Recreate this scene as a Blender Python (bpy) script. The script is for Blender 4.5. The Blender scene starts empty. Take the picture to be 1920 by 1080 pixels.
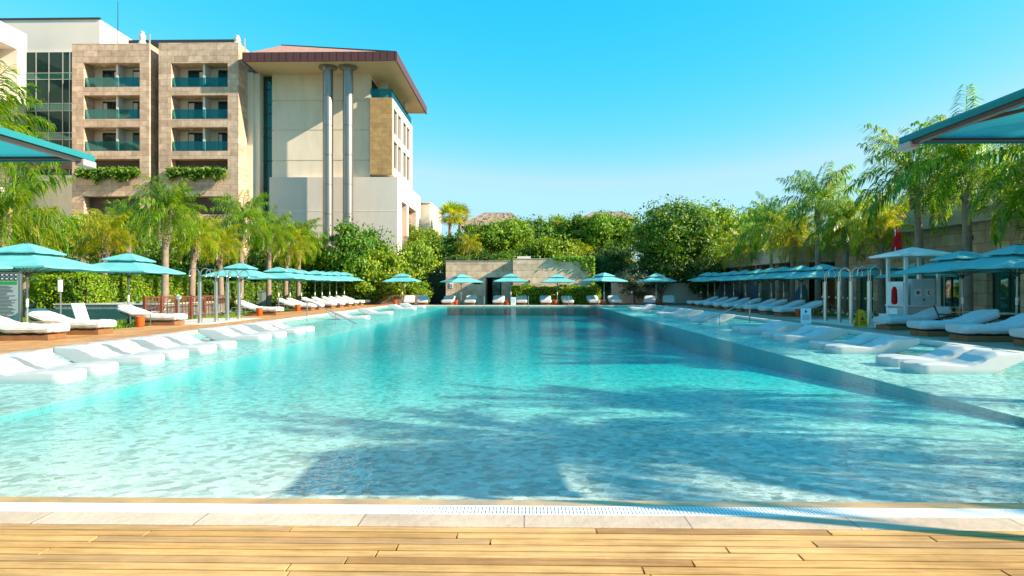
import bpy, math, random
import numpy as np
from mathutils import Vector, Matrix
R = math.radians
random.seed(7)
scene = bpy.context.scene
COL = scene.collection
# ------------------------------------------------------------------ camera
F_PX, CAM_H, YAW = 1200.0, 1.5, math.atan(23/1200)
cam_data = bpy.data.cameras.new("camera"); cam = bpy.data.objects.new("camera", cam_data); COL.objects.link(cam)
cam.location = (0, 0, CAM_H); cam.rotation_euler = (R(90), 0, YAW)
cam_data.sensor_width = 36; cam_data.lens = 36*F_PX/1920; cam_data.clip_start = 0.05; cam_data.clip_end = 6000
scene.camera = cam
_s, _c = math.sin(YAW), math.cos(YAW)
def wx(px, Y):
    d = (px-960)/F_PX
    return Y*(-_s+_c*d)/(_c+_s*d)
def wz(py, Y, px=960):
    return CAM_H + Y/(_c+_s*(px-960)/F_PX)*(540-py)/F_PX
# ------------------------------------------------------------------ light
SUN = Vector((1, -0.25, 0.57)).normalized()
elev = math.asin(SUN.z)
world = bpy.data.worlds.new("World"); scene.world = world; world.use_nodes = True
nt = world.node_tree; nt.nodes.clear()
out = nt.nodes.new("ShaderNodeOutputWorld"); bg = nt.nodes.new("ShaderNodeBackground")
sky = nt.nodes.new("ShaderNodeTexSky"); sky.sky_type = 'NISHITA'; sky.sun_disc = False
sky.sun_elevation = elev; sky.sun_rotation = math.atan2(SUN.x, SUN.y)
sky.air_density = 1.5; sky.dust_density = 0.6; sky.ozone_density = 1.5
sep = nt.nodes.new("ShaderNodeSeparateColor"); com = nt.nodes.new("ShaderNodeCombineColor"); nt.links.new(sky.outputs[0], sep.inputs[0])
SKY = ((4.2, 0.008, 1.40), (0.6, 1.0, 2.6), (0.5, 1.6, 3.1))     # per channel: contrast, gain, ceiling
for i, (pw, gain, top) in enumerate(SKY):
    q = nt.nodes.new("ShaderNodeMath"); q.operation = 'POWER'; nt.links.new(sep.outputs[i], q.inputs[0]); q.inputs[1].default_value = pw
    w = nt.nodes.new("ShaderNodeMath"); w.operation = 'MULTIPLY'; nt.links.new(q.outputs[0], w.inputs[0]); w.inputs[1].default_value = gain
    u = nt.nodes.new("ShaderNodeMath"); u.operation = 'MINIMUM'; nt.links.new(w.outputs[0], u.inputs[0]); u.inputs[1].default_value = top
    z = nt.nodes.new("ShaderNodeMath"); z.operation = 'ADD'; nt.links.new(u.outputs[0], z.inputs[0]); z.inputs[1].default_value = (0.03, 0, 0)[i]
    nt.links.new(z.outputs[0], com.inputs[i])
nt.links.new(com.outputs[0], bg.inputs[0]); bg.inputs[1].default_value = 0.15
nt.links.new(bg.outputs[0], out.inputs[0])
sl = bpy.data.lights.new("sun", 'SUN'); sl.energy = 4.9; sl.angle = R(0.5); sl.color = (1.0, 0.86, 0.66)
so = bpy.data.objects.new("sun", sl); COL.objects.link(so)
so.rotation_euler = SUN.to_track_quat('Z', 'Y').to_euler(); so.location = (60, -15, 40)
scene.view_settings.view_transform = 'Standard'; scene.view_settings.look = 'None'
scene.view_settings.gamma = 1; scene.view_settings.exposure = 1.22
scene.cycles.use_denoising = True
scene.cycles.max_bounces = 7; scene.cycles.transparent_max_bounces = 16
scene.cycles.diffuse_bounces = 3; scene.cycles.glossy_bounces = 3; scene.cycles.sample_clamp_indirect = 6
# ------------------------------------------------------------------ mesh helpers
class MB:
    def __init__(s): s.v = []; s.f = []
    def add(s, vs, fs):
        n = len(s.v); s.v += [tuple(p) for p in vs]; s.f += [tuple(i+n for i in f) for f in fs]; return s
    def box(s, x0, x1, y0, y1, z0, z1, bev=0.0):
        if x1 < x0: x0, x1 = x1, x0
        if y1 < y0: y0, y1 = y1, y0
        if z1 < z0: z0, z1 = z1, z0
        b = min(bev, (x1-x0)*.3, (y1-y0)*.3, (z1-z0)*.3)
        if b <= 0:
            return s.add([(x0,y0,z0),(x1,y0,z0),(x1,y1,z0),(x0,y1,z0),(x0,y0,z1),(x1,y0,z1),(x1,y1,z1),(x0,y1,z1)],
                  [(0,3,2,1),(4,5,6,7),(0,1,5,4),(1,2,6,5),(2,3,7,6),(3,0,4,7)])
        def ring(x0,x1,y0,y1,z,c): return [(x0+c,y0,z),(x1-c,y0,z),(x1,y0+c,z),(x1,y1-c,z),(x1-c,y1,z),(x0+c,y1,z),(x0,y1-c,z),(x0,y0+c,z)]
        vs = ring(x0+b,x1-b,y0+b,y1-b,z0,b*.6)+ring(x0,x1,y0,y1,z0+b,b)+ring(x0,x1,y0,y1,z1-b,b)+ring(x0+b,x1-b,y0+b,y1-b,z1,b*.6)
        fs = [tuple(range(7,-1,-1)), tuple(range(24,32))]
        for k in range(3):
            for i in range(8):
                j=(i+1)%8; fs.append((k*8+i,k*8+j,k*8+8+j,k*8+8+i))
        return s.add(vs, fs)
    def tube(s, pts, rad, n=8, cap=True):
        pts = [Vector(p) for p in pts]
        if not isinstance(rad, (list, tuple)): rad = [rad]*len(pts)
        base = len(s.v); prev = None
        for i, p in enumerate(pts):
            t = (pts[min(i+1,len(pts)-1)]-pts[max(i-1,0)]).normalized()
            if prev is None:
                a = Vector((0,0,1)) if abs(t.z) < .9 else Vector((1,0,0))
                u = t.cross(a).normalized()
            else:
                u = (prev - t*prev.dot(t)).normalized()
            prev = u; w = t.cross(u)
            for k in range(n):
                a = 2*math.pi*k/n
                s.v.append(tuple(p+(u*math.cos(a)+w*math.sin(a))*rad[i]))
        for i in range(len(pts)-1):
            for k in range(n):
                j=(k+1)%n; a=base+i*n
                s.f.append((a+k,a+j,a+n+j,a+n+k))
        if cap:
            s.f.append(tuple(base+k for k in range(n-1,-1,-1)))
            e = base+(len(pts)-1)*n; s.f.append(tuple(e+k for k in range(n)))
        return s
    def lathe(s, prof, n=16, c=(0,0,0)):
        base=len(s.v)
        for r,z in prof:
            for k in range(n):
                a=2*math.pi*k/n; s.v.append((c[0]+r*math.cos(a),c[1]+r*math.sin(a),c[2]+z))
        for i in range(len(prof)-1):
            for k in range(n):
                j=(k+1)%n; a=base+i*n; s.f.append((a+k,a+j,a+n+j,a+n+k))
        s.f.append(tuple(base+k for k in range(n-1,-1,-1)))
        e=base+(len(prof)-1)*n; s.f.append(tuple(e+k for k in range(n)))
        return s
    def build(s, name, mat, parent=None, smooth=False, loc=None):
        me = bpy.data.meshes.new(name); me.from_pydata(s.v, [], s.f); me.update()
        return link(name, me, mat, parent, smooth, loc)
def link(name, me, mat, parent=None, smooth=False, loc=None):
    o = bpy.data.objects.new(name, me); COL.objects.link(o)
    if mat and not me.materials: me.materials.append(mat)
    if smooth and len(me.polygons):
        me.polygons.foreach_set("use_smooth", [True]*len(me.polygons))
        try: me.set_sharp_from_angle(angle=R(40))
        except Exception: pass
    if parent: o.parent = parent
    if loc: o.location = loc
    return o
def np_mesh(name, V, quads):
    me = bpy.data.meshes.new(name)
    me.from_pydata(V.tolist(), [], quads.tolist()); me.update(); return me
def tag(o, label=None, cat=None, group=None, kind=None):
    if label: o['label'] = label
    if cat: o['category'] = cat
    if group: o['group'] = group
    if kind: o['kind'] = kind
    return o
def empty(name, loc=(0,0,0), rz=0):
    o = bpy.data.objects.new(name, None); COL.objects.link(o); o.location = loc; o.rotation_euler = (0,0,rz); o.empty_display_size = .2
    return o
def copy_tree(o, parent=None):
    c = o.copy(); COL.objects.link(c)
    if parent: c.parent = parent
    for ch in list(o.children): copy_tree(ch, c)
    return c
class Proto:
    """first use places the original, later uses copy it with all its parts"""
    def __init__(s, root): s.root = root; s.used = False
    def put(s, loc, rz, label, scale=1.0):
        o = s.root if not s.used else copy_tree(s.root)
        s.used = True
        o.location = loc; o.rotation_euler = (0,0,rz); o['label'] = label
        o.scale = (scale,)*3 if not isinstance(scale, tuple) else scale
        return o
ORD = ['first','second','third','fourth','fifth','sixth','seventh','eighth','ninth','tenth','eleventh','twelfth']
# ------------------------------------------------------------------ materials
def new_mat(name):
    m = bpy.data.materials.new(name); m.use_nodes = True
    n = m.node_tree; n.nodes.clear()
    o = n.nodes.new("ShaderNodeOutputMaterial"); p = n.nodes.new("ShaderNodeBsdfPrincipled")
    n.links.new(p.outputs[0], o.inputs[0])
    return m, n, p, o
def N(n, t, **kw):
    x = n.nodes.new(t)
    for k, v in kw.items(): setattr(x, k, v)
    return x
def ramp(n, fac, stops):
    r = N(n, "ShaderNodeValToRGB"); e = r.color_ramp.elements
    while len(e) < len(stops): e.new(0.5)
    for i, (p, c) in enumerate(stops): e[i].position = p; e[i].color = (*c, 1)
    n.links.new(fac, r.inputs[0]); return r.outputs[0]
def mixc(n, a, b, fac, mode='MIX'):
    m = N(n, "ShaderNodeMix", data_type='RGBA', blend_type=mode)
    for i, x in ((0, fac), (6, a), (7, b)):
        if hasattr(x, 'links') or isinstance(x, bpy.types.NodeSocket): n.links.new(x, m.inputs[i])
        elif isinstance(x, (int, float)): m.inputs[i].default_value = x
        else: m.inputs[i].default_value = (*x, 1)
    return m.outputs[2]
def noise(n, scale, detail=4, vec=None, rough=.55):
    t = N(n, "ShaderNodeTexNoise"); t.inputs['Scale'].default_value = scale; t.inputs['Detail'].default_value = detail; t.inputs['Roughness'].default_value = rough
    if vec is not None: n.links.new(vec, t.inputs['Vector'])
    return t.outputs[0]
def pos(n): return N(n, "ShaderNodeNewGeometry").outputs['Position']
def objco(n): return N(n, "ShaderNodeTexCoord").outputs['Object']
def scaled(n, v, s):
    m = N(n, "ShaderNodeMapping"); m.inputs['Scale'].default_value = s; n.links.new(v, m.inputs[0]); return m.outputs[0]
def bump(n, p, h, strength=.3, dist=.01):
    b = N(n, "ShaderNodeBump"); b.inputs['Strength'].default_value = strength; b.inputs['Distance'].default_value = dist
    n.links.new(h, b.inputs['Height']); n.links.new(b.outputs[0], p.inputs['Normal']); return b
def plain(name, col, rough=.5, metal=0, var=.12, vs=3.0, bmp=0.0, bs=40, spec=.5, dirt=None):
    m, n, p, o = new_mat(name)
    c2 = tuple(max(0, x*(1-var*2)) for x in col); c1 = tuple(min(1, x*(1+var)) for x in col)
    co = objco(n)
    c = mixc(n, c2, c1, noise(n, vs, 5, co))
    if dirt:
        f = ramp(n, noise(n, dirt[1], 6, scaled(n, co, (1, 1, .25))), [(.45, (0,0,0)), (.75, (1,1,1))])
        c = mixc(n, c, dirt[0], f)
    n.links.new(c, p.inputs['Base Color'])
    p.inputs['Roughness'].default_value = rough; p.inputs['Metallic'].default_value = metal; p.inputs['Specular IOR Level'].default_value = spec
    if bmp: bump(n, p, noise(n, bs, 4, co), .5, bmp)
    return m
def stone_tiles(name, c1, c2, w, h, mortar=(.16,.12,.09), seam=.008, world=True, extra=.5, rough=.75, flat=False):
    m, n, p, o = new_mat(name)
    sp = N(n, "ShaderNodeSeparateXYZ"); n.links.new(pos(n) if world else objco(n), sp.inputs[0])
    ad = N(n, "ShaderNodeMath", operation='ADD'); n.links.new(sp.outputs[0], ad.inputs[0]); n.links.new(sp.outputs[1], ad.inputs[1])
    cb = N(n, "ShaderNodeCombineXYZ"); n.links.new(sp.outputs[0] if flat else ad.outputs[0], cb.inputs[0]); n.links.new(sp.outputs[1 if flat else 2], cb.inputs[1])
    b = N(n, "ShaderNodeTexBrick"); n.links.new(cb.outputs[0], b.inputs[0])
    b.inputs['Scale'].default_value = 1; b.inputs['Brick Width'].default_value = w; b.inputs['Row Height'].default_value = h
    b.inputs['Mortar Size'].default_value = seam; b.inputs['Mortar Smooth'].default_value = .1; b.inputs['Bias'].default_value = -.1
    b.inputs['Color1'].default_value = (*c1,1); b.inputs['Color2'].default_value = (*c2,1); b.inputs['Mortar'].default_value = (*mortar,1)
    f = ramp(n, noise(n, 1.7, 8, pos(n), .65), [(.3, (.55,.5,.45)), (.7, (1.15,1.1,1.05))])
    c = mixc(n, b.outputs[0], f, extra, 'MULTIPLY')
    n.links.new(c, p.inputs['Base Color']); p.inputs['Roughness'].default_value = rough
    bump(n, p, noise(n, 14, 6, pos(n)), .4, .02)
    return m
def leaf_mat(name, stops, trans=.35, rough=.5, spec=.35):
    m, n, p, o = new_mat(name)
    g = N(n, "ShaderNodeNewGeometry"); oi = N(n, "ShaderNodeObjectInfo")
    c = ramp(n, g.outputs['Random Per Island'], stops)
    h = N(n, "ShaderNodeHueSaturation"); n.links.new(c, h.inputs['Color'])
    mp = N(n, "ShaderNodeMapRange"); mp.inputs[3].default_value = .485; mp.inputs[4].default_value = .515; n.links.new(oi.outputs['Random'], mp.inputs[0])
    n.links.new(mp.outputs[0], h.inputs['Hue'])
    mv = N(n, "ShaderNodeMapRange"); mv.inputs[3].default_value = .8; mv.inputs[4].default_value = 1.2; n.links.new(noise(n, .35, 2, pos(n)), mv.inputs[0])
    n.links.new(mv.outputs[0], h.inputs['Value'])
    n.links.new(h.outputs[0], p.inputs['Base Color']); p.inputs['Roughness'].default_value = rough; p.inputs['Specular IOR Level'].default_value = spec
    t = N(n, "ShaderNodeBsdfTranslucent"); n.links.new(mixc(n, h.outputs[0], (1.0,.95,.25), .6, 'MULTIPLY'), t.inputs[0])
    tb = N(n, "ShaderNodeHueSaturation"); tb.inputs['Value'].default_value = 2.1
    n.links.new(mixc(n, h.outputs[0], (1.15,1.0,.5), 1.0, 'MULTIPLY'), tb.inputs['Color']); n.links.new(tb.outputs[0], t.inputs[0])
    mx = N(n, "ShaderNodeMixShader"); mx.inputs[0].default_value = trans
    n.links.new(p.outputs[0], mx.inputs[1]); n.links.new(t.outputs[0], mx.inputs[2]); n.links.new(mx.outputs[0], o.inputs[0])
    return m
def fabric(name, col, trans=.3, rough=.8):
    m, n, p, o = new_mat(name)
    co = objco(n)
    c = mixc(n, tuple(x*.82 for x in col), tuple(min(1,x*1.1) for x in col), noise(n, 2.2, 5, co))
    n.links.new(c, p.inputs['Base Color']); p.inputs['Roughness'].default_value = rough; p.inputs['Specular IOR Level'].default_value = .25
    bump(n, p, noise(n, 5, 5, co), .35, .02)
    t = N(n, "ShaderNodeBsdfTranslucent"); n.links.new(c, t.inputs[0])
    mx = N(n, "ShaderNodeMixShader"); mx.inputs[0].default_value = trans
    n.links.new(p.outputs[0], mx.inputs[1]); n.links.new(t.outputs[0], mx.inputs[2]); n.links.new(mx.outputs[0], o.inputs[0])
    return m
def glass_mat(name, tint, refl=.0, dark=(.01,.03,.035), transp=.5, rough=.03, gc=(.85,.95,.95)):
    """tinted glazing: part see-through, part dark body, with a fresnel mirror coat"""
    m, n, p, o = new_mat(name); n.nodes.remove(p)
    tr = N(n, "ShaderNodeBsdfTransparent"); tr.inputs[0].default_value = (*tint,1)
    df = N(n, "ShaderNodeBsdfDiffuse"); df.inputs[0].default_value = (*dark,1)
    m1 = N(n, "ShaderNodeMixShader"); m1.inputs[0].default_value = 1-transp
    n.links.new(tr.outputs[0], m1.inputs[1]); n.links.new(df.outputs[0], m1.inputs[2])
    gl = N(n, "ShaderNodeBsdfGlossy"); gl.inputs['Roughness'].default_value = rough; gl.inputs[0].default_value = (*gc,1)
    b = N(n, "ShaderNodeBump"); b.inputs['Strength'].default_value = .04; b.inputs['Distance'].default_value = .3
    n.links.new(noise(n, .6, 2, pos(n)), b.inputs['Height']); n.links.new(b.outputs[0], gl.inputs['Normal'])
    fr = N(n, "ShaderNodeFresnel"); fr.inputs[0].default_value = 1.5
    ad = N(n, "ShaderNodeMath", operation='ADD', use_clamp=True); ad.inputs[1].default_value = refl; n.links.new(fr.outputs[0], ad.inputs[0])
    m2 = N(n, "ShaderNodeMixShader"); n.links.new(ad.outputs[0], m2.inputs[0])
    n.links.new(m1.outputs[0], m2.inputs[1]); n.links.new(gl.outputs[0], m2.inputs[2]); n.links.new(m2.outputs[0], o.inputs[0])
    return m
def island_wood(name, stops, grain_axis=0, rough=.55):
    m, n, p, o = new_mat(name)
    g = N(n, "ShaderNodeNewGeometry")
    c = ramp(n, g.outputs['Random Per Island'], stops)
    sc = [14, 14, 14]; sc[grain_axis] = .9
    gr = noise(n, 2.2, 7, scaled(n, g.outputs['Position'], tuple(sc)), .65)
    c = mixc(n, c, ramp(n, gr, [(.3, (.5,.42,.34)), (.65, (1.12,1.08,1.0))]), .75, 'MULTIPLY')
    st = ramp(n, noise(n, .9, 6, g.outputs['Position'], .7), [(.38, (.62,.58,.52)), (.6, (1.06,1.06,1.06))])
    c = mixc(n, c, st, .7, 'MULTIPLY')
    n.links.new(c, p.inputs['Base Color']); p.inputs['Roughness'].default_value = rough; p.inputs['Specular IOR Level'].default_value = .3
    bump(n, p, gr, .3, .004)
    return m
M = {}
M['white_resin'] = plain('white_resin', (.49,.50,.50), .4, 0, .06, 2, 0, spec=.4, dirt=((.50,.51,.50),5))
M['mattress'] = fabric('white_terry', (.60,.60,.61), .03)
M['piping'] = plain('piping', (.6,.62,.66), .8)
M['teal'] = fabric('teal_canvas', (.15,.49,.50), .14)
M['teal_big'] = fabric('teal_canopy_canvas', (.04,.40,.45), .5)
M['pole'] = plain('umbrella_pole', (.40,.38,.35), .35, .7, .08)
M['pole_dark'] = plain('dark_pole', (.09,.085,.08), .4, .5)
M['steel'] = plain('brushed_steel', (.62,.60,.56), .28, 1.0, .06)
M['steel_grey'] = plain('grey_steel', (.33,.32,.31), .38, .6, .06)
M['column_steel'] = plain('column_steel', (.27,.26,.25), .42, .85, .06)
M['frame_dark'] = plain('dark_bronze_frame', (.060,.055,.05), .4, .4)
M['cap_grey'] = plain('grey_corner_cap', (.36,.36,.36), .5)
M['plinth'] = plain('lounger_plinth_wood', (.26,.12,.045), .6, 0, .25, 5)
M['table_wood'] = plain('table_wood', (.30,.19,.10), .5, 0, .2, 6)
M['orange'] = plain('orange_bucket', (.62,.10,.015), .45, 0, .08)
M['red'] = plain('red_bucket', (.45,.03,.02), .45, 0, .08)
M['flag'] = fabric('red_flag', (.75,.02,.015), .35)
M['deck'] = island_wood('deck_boards', [(0,(.46,.245,.085)),(.3,(.63,.36,.125)),(.75,(.75,.46,.185)),(1,(.53,.32,.145))])
M['deck_grey'] = island_wood('shaded_deck_boards', [(0,(.36,.25,.20)),(.5,(.46,.33,.27)),(1,(.42,.33,.29))])  # greyer copy of the side deck, shade tone put into its colour
M['deck_side'] = island_wood('side_deck_boards', [(0,(.46,.24,.10)),(.5,(.62,.33,.13)),(1,(.56,.33,.18))])
M['stone_strip'] = stone_tiles('edge_stone', (.60,.45,.33), (.70,.55,.43), 1.05, 3, (.2,.16,.12), .004, extra=.6, rough=.5, flat=True)
M['wet_stone'] = plain('wet_edge_stone', (.62,.38,.17), .25, 0, .2, 2.5, .004, 20, dirt=((.30,.22,.15), 3))
M['coping'] = plain('pool_coping', (.66,.62,.55), .55, 0, .1, 3, .004, 20)
M['grate'] = plain('overflow_grate', (.80,.81,.80), .45, 0, .03)
M['travertine'] = stone_tiles('travertine', (.68,.50,.38), (.46,.32,.235), 1.5, .62, (.20,.14,.10), .012, extra=.75)
M['travertine_warm'] = stone_tiles('travertine_warm', (.52,.33,.14), (.42,.25,.10), 1.0, .5, (.24,.16,.09), .01, extra=.7)
M['hall_stone'] = stone_tiles('hall_stone', (.60,.46,.33), (.40,.30,.215), 1.1, .62, (.14,.1,.07), .010, extra=.7)
M['pav_stone'] = stone_tiles('pavilion_stone', (.78,.58,.42), (.56,.41,.30), 1.0, .62, (.2,.15,.12), .010, extra=.8)
M['fascia_stone'] = stone_tiles('fascia_stone', (.52,.46,.37), (.46,.40,.32), 2.4, 3, (.3,.25,.2), .008, extra=.5)
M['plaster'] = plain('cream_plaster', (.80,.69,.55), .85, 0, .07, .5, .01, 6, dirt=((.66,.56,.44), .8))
M['plaster_grey'] = plain('grey_plaster', (.66,.58,.51), .85, 0, .06, .5, .01, 6, dirt=((.58,.51,.45), .8))
M['white_wall'] = plain('white_wall', (.68,.61,.54), .85, 0, .04, .5, .01, 6, dirt=((.68,.61,.53), .7))
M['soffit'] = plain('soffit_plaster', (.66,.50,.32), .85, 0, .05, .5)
M['copper'] = plain('copper_fascia', (.13,.042,.036), .45, .2, .15, .8)
M['roof_tile'] = stone_tiles('roof_tiles', (.55,.30,.22), (.47,.24,.17), .4, .3, (.3,.15,.1), .02, extra=.4)
M['dark_glass'] = glass_mat('dark_glazing', (.1,.2,.2), .0, (.010,.03,.03), .15, gc=(.30,.50,.46))
M['green_glass'] = glass_mat('green_glazing', (.2,.55,.5), .06, (.008,.085,.065), .2, gc=(.4,.7,.65))
M['teal_glass'] = glass_mat('teal_balustrade', (.30,.68,.68), .02, (.01,.10,.11), .78, gc=(.45,.75,.75))
M['door_glass'] = glass_mat('hall_door_glass', (.25,.6,.55), .12, (.01,.13,.105), .35)
M['dark'] = plain('opening_shade', (.018,.016,.014), .8)  # near-black colour standing in for shade inside openings and gaps
M['mullion'] = plain('mullion', (.30,.33,.32), .5, .3)
M['dark_frame'] = plain('dark_window_frame', (.05,.03,.025), .5)
M['louvre'] = plain('louvre_wood', (.16,.11,.08), .7, 0, .2)
M['louvre_orange'] = plain('louvre_warm', (.40,.22,.09), .7, 0, .15)
M['rust'] = plain('rusty_steel', (.17,.045,.022), .8, .1, .3, 4, .004, 30)
M['mosaic'] = stone_tiles('spa_mosaic', (.26,.33,.33), (.07,.13,.14), .09, .09, (.3,.32,.3), .01, extra=.4, rough=.3)
M['spa_dark'] = plain('spa_tile', (.03,.10,.10), .3)
M['paint_white'] = plain('white_paint', (.80,.80,.80), .4, 0, .03, 3, dirt=((.66,.64,.60), 3))
M['paint_grey'] = plain('pale_grey_paint', (.55,.64,.68), .5)
M['yellow'] = plain('yellow_plastic', (.80,.42,.01), .4, 0, .05)
M['black'] = plain('black_plastic', (.02,.02,.02), .5)
M['sign_white'] = plain('sign_white', (.74,.76,.78), .5, 0, .02)
M['sign_grey'] = plain('sign_grey', (.40,.45,.50), .4, 0, .03)
M['sign_green'] = plain('sign_green', (.02,.35,.06), .5)
M['red_mark'] = plain('red_mark', (.45,.01,.03), .5)
M['tarp'] = fabric('grey_tarp', (.09,.14,.18), .0, .6)
M['thatch'] = plain('thatch', (.34,.235,.19), .95, 0, .4, 5, .05, 12)
M['trunk_palm'] = plain('palm_bark', (.30,.215,.16), .9, 0, .3, 4, .02, 16)
M['boot_palm'] = plain('palm_leaf_bases', (.36,.27,.19), .9, 0, .35, 6, .02, 16)
M['bark'] = plain('tree_bark', (.26,.20,.15), .9, 0, .3, 6, .02, 16)
M['palm_leaf'] = leaf_mat('palm_leaf', [(0,(.045,.125,.006)),(.4,(.085,.215,.008)),(.75,(.16,.30,.010)),(.93,(.30,.36,.02)),(1,(.40,.27,.04))], .46, .36, .6)
M['palm_gold'] = leaf_mat('palm_leaf_golden', [(0,(.07,.14,.006)),(.35,(.16,.26,.010)),(.7,(.32,.37,.015)),(1,(.50,.32,.03))], .46, .38, .5)
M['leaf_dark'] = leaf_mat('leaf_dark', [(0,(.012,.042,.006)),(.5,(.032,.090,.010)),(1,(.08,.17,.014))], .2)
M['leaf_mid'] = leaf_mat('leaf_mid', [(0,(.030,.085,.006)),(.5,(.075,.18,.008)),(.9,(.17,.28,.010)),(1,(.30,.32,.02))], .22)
M['leaf_bright'] = leaf_mat('leaf_bright', [(0,(.06,.15,.006)),(.5,(.14,.27,.008)),(.85,(.25,.36,.012)),(1,(.44,.40,.02))], .26)
M['leaf_hedge'] = leaf_mat('leaf_hedge', [(0,(.055,.15,.006)),(.5,(.13,.28,.008)),(.85,(.23,.37,.012)),(1,(.38,.38,.02))], .3)
M['leaf_yellow'] = leaf_mat('leaf_yellow', [(0,(.08,.13,.012)),(.4,(.22,.24,.02)),(.8,(.48,.40,.03)),(1,(.60,.42,.03))], .35)
M['leaf_grey'] = leaf_mat('leaf_grey', [(0,(.05,.085,.05)),(.6,(.095,.13,.075)),(1,(.15,.19,.11))], .25)
M['banana'] = leaf_mat('banana_leaf', [(0,(.05,.13,.02)),(1,(.10,.2,.03))], .4, .35, .6)
# grass / earth / pool floor / paving
def ground_mat(name, a, b, c, s1, s2, rough=.95, bm=.03):
    m, n, p, o = new_mat(name)
    P = pos(n)
    x = mixc(n, a, b, noise(n, s1, 6, P)); x = mixc(n, x, c, ramp(n, noise(n, s2, 6, P), [(.4,(0,0,0)),(.65,(1,1,1))]))
    n.links.new(x, p.inputs['Base Color']); p.inputs['Roughness'].default_value = rough; p.inputs['Specular IOR Level'].default_value = .2
    bump(n, p, noise(n, s1*2, 6, P), .6, bm)
    return m
M['earth'] = ground_mat('earth', (.05,.055,.025), (.09,.085,.04), (.12,.10,.06), 3, .3)
M['lawn'] = ground_mat('lawn', (.055,.13,.012), (.12,.22,.02), (.16,.23,.03), 18, .8)
M['paving'] = stone_tiles('paving', (.42,.34,.28), (.36,.29,.24), 1, 1, (.2,.16,.12), .01, extra=.5, flat=True)
m, n, p, o = new_mat('pool_floor'); P = pos(n)
vo = N(n, "ShaderNodeTexVoronoi"); vo.inputs['Scale'].default_value = 16; n.links.new(P, vo.inputs['Vector'])
v2 = N(n, "ShaderNodeTexVoronoi"); v2.inputs['Scale'].default_value = 11.0; n.links.new(P, v2.inputs['Vector'])
c = ramp(n, vo.outputs['Color'], [(0,(.50,.50,.44)),(.5,(.64,.63,.57)),(1,(.80,.79,.73))])
c = mixc(n, c, ramp(n, v2.outputs['Color'], [(.15,(.50,.56,.53)),(.5,(.92,.94,.92)),(.85,(1.14,1.12,1.08))]), 1.0, 'MULTIPLY')  # coarse mosaic speckle also paints ripple light into the floor
c = mixc(n, c, ramp(n, noise(n, .5, 5, P), [(.3,(.84,.85,.83)),(.7,(1,1,1))]), 1.0, 'MULTIPLY')
n.links.new(c, p.inputs['Base Color']); p.inputs['Roughness'].default_value = .6
M['pool_floor'] = m
M['step_tile'] = stone_tiles('step_tile', (.16,.40,.42), (.10,.32,.35), .06, .06, (.3,.45,.45), .004, extra=.3, rough=.4)
M['pool_wall'] = plain('pool_wall_tile', (.20,.20,.15), .4, 0, .2, 6)
# water: clear surface with fresnel reflection over a tinting volume
def water_mat(name, absorb=(.05,.905,.925), dens=.85, amp=1.0):
    m, n, p, o = new_mat(name); n.nodes.remove(p)
    P = pos(n)
    a = noise(n, 1.0, 3, scaled(n, P, (8.5,13.5,1)), .6); b = noise(n, 1.0, 2, scaled(n, P, (.7,1.2,1)), .5); c = noise(n, 1.0, 2, scaled(n, P, (19,27,1)), .5)
    def ma(x, k, y=None):
        q = N(n, "ShaderNodeMath", operation='MULTIPLY'); n.links.new(x, q.inputs[0]); q.inputs[1].default_value = k
        if y is None: return q.outputs[0]
        r = N(n, "ShaderNodeMath", operation='ADD'); n.links.new(q.outputs[0], r.inputs[0]); n.links.new(y, r.inputs[1]); return r.outputs[0]
    h = ma(a, .070, ma(b, .045, ma(c, .024)))
    bm = N(n, "ShaderNodeBump"); bm.inputs['Strength'].default_value = 1.0; bm.inputs['Distance'].default_value = amp; n.links.new(h, bm.inputs['Height'])
    fr = N(n, "ShaderNodeFresnel"); fr.inputs[0].default_value = 1.33; n.links.new(bm.outputs[0], fr.inputs['Normal'])
    # seen from below the sheet lets the light straight through
    ge = N(n, "ShaderNodeNewGeometry"); iv = N(n, "ShaderNodeMath", operation='SUBTRACT'); iv.inputs[0].default_value = 1; n.links.new(ge.outputs['Backfacing'], iv.inputs[1])
    fm = N(n, "ShaderNodeMath", operation='MULTIPLY'); n.links.new(fr.outputs[0], fm.inputs[0]); n.links.new(iv.outputs[0], fm.inputs[1])
    gl = N(n, "ShaderNodeBsdfGlossy"); gl.inputs['Roughness'].default_value = .02; n.links.new(bm.outputs[0], gl.inputs['Normal'])
    tr = N(n, "ShaderNodeBsdfTransparent"); tr.inputs[0].default_value = (.97,1,1,1)
    mx = N(n, "ShaderNodeMixShader"); n.links.new(fm.outputs[0], mx.inputs[0]); n.links.new(tr.outputs[0], mx.inputs[1]); n.links.new(gl.outputs[0], mx.inputs[2])
    n.links.new(mx.outputs[0], o.inputs['Surface'])
    va = N(n, "ShaderNodeVolumeAbsorption"); va.inputs[0].default_value = (*absorb,1); va.inputs[1].default_value = dens
    n.links.new(va.outputs[0], o.inputs['Volume'])
    return m
M['water'] = water_mat('pool_water')
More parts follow.
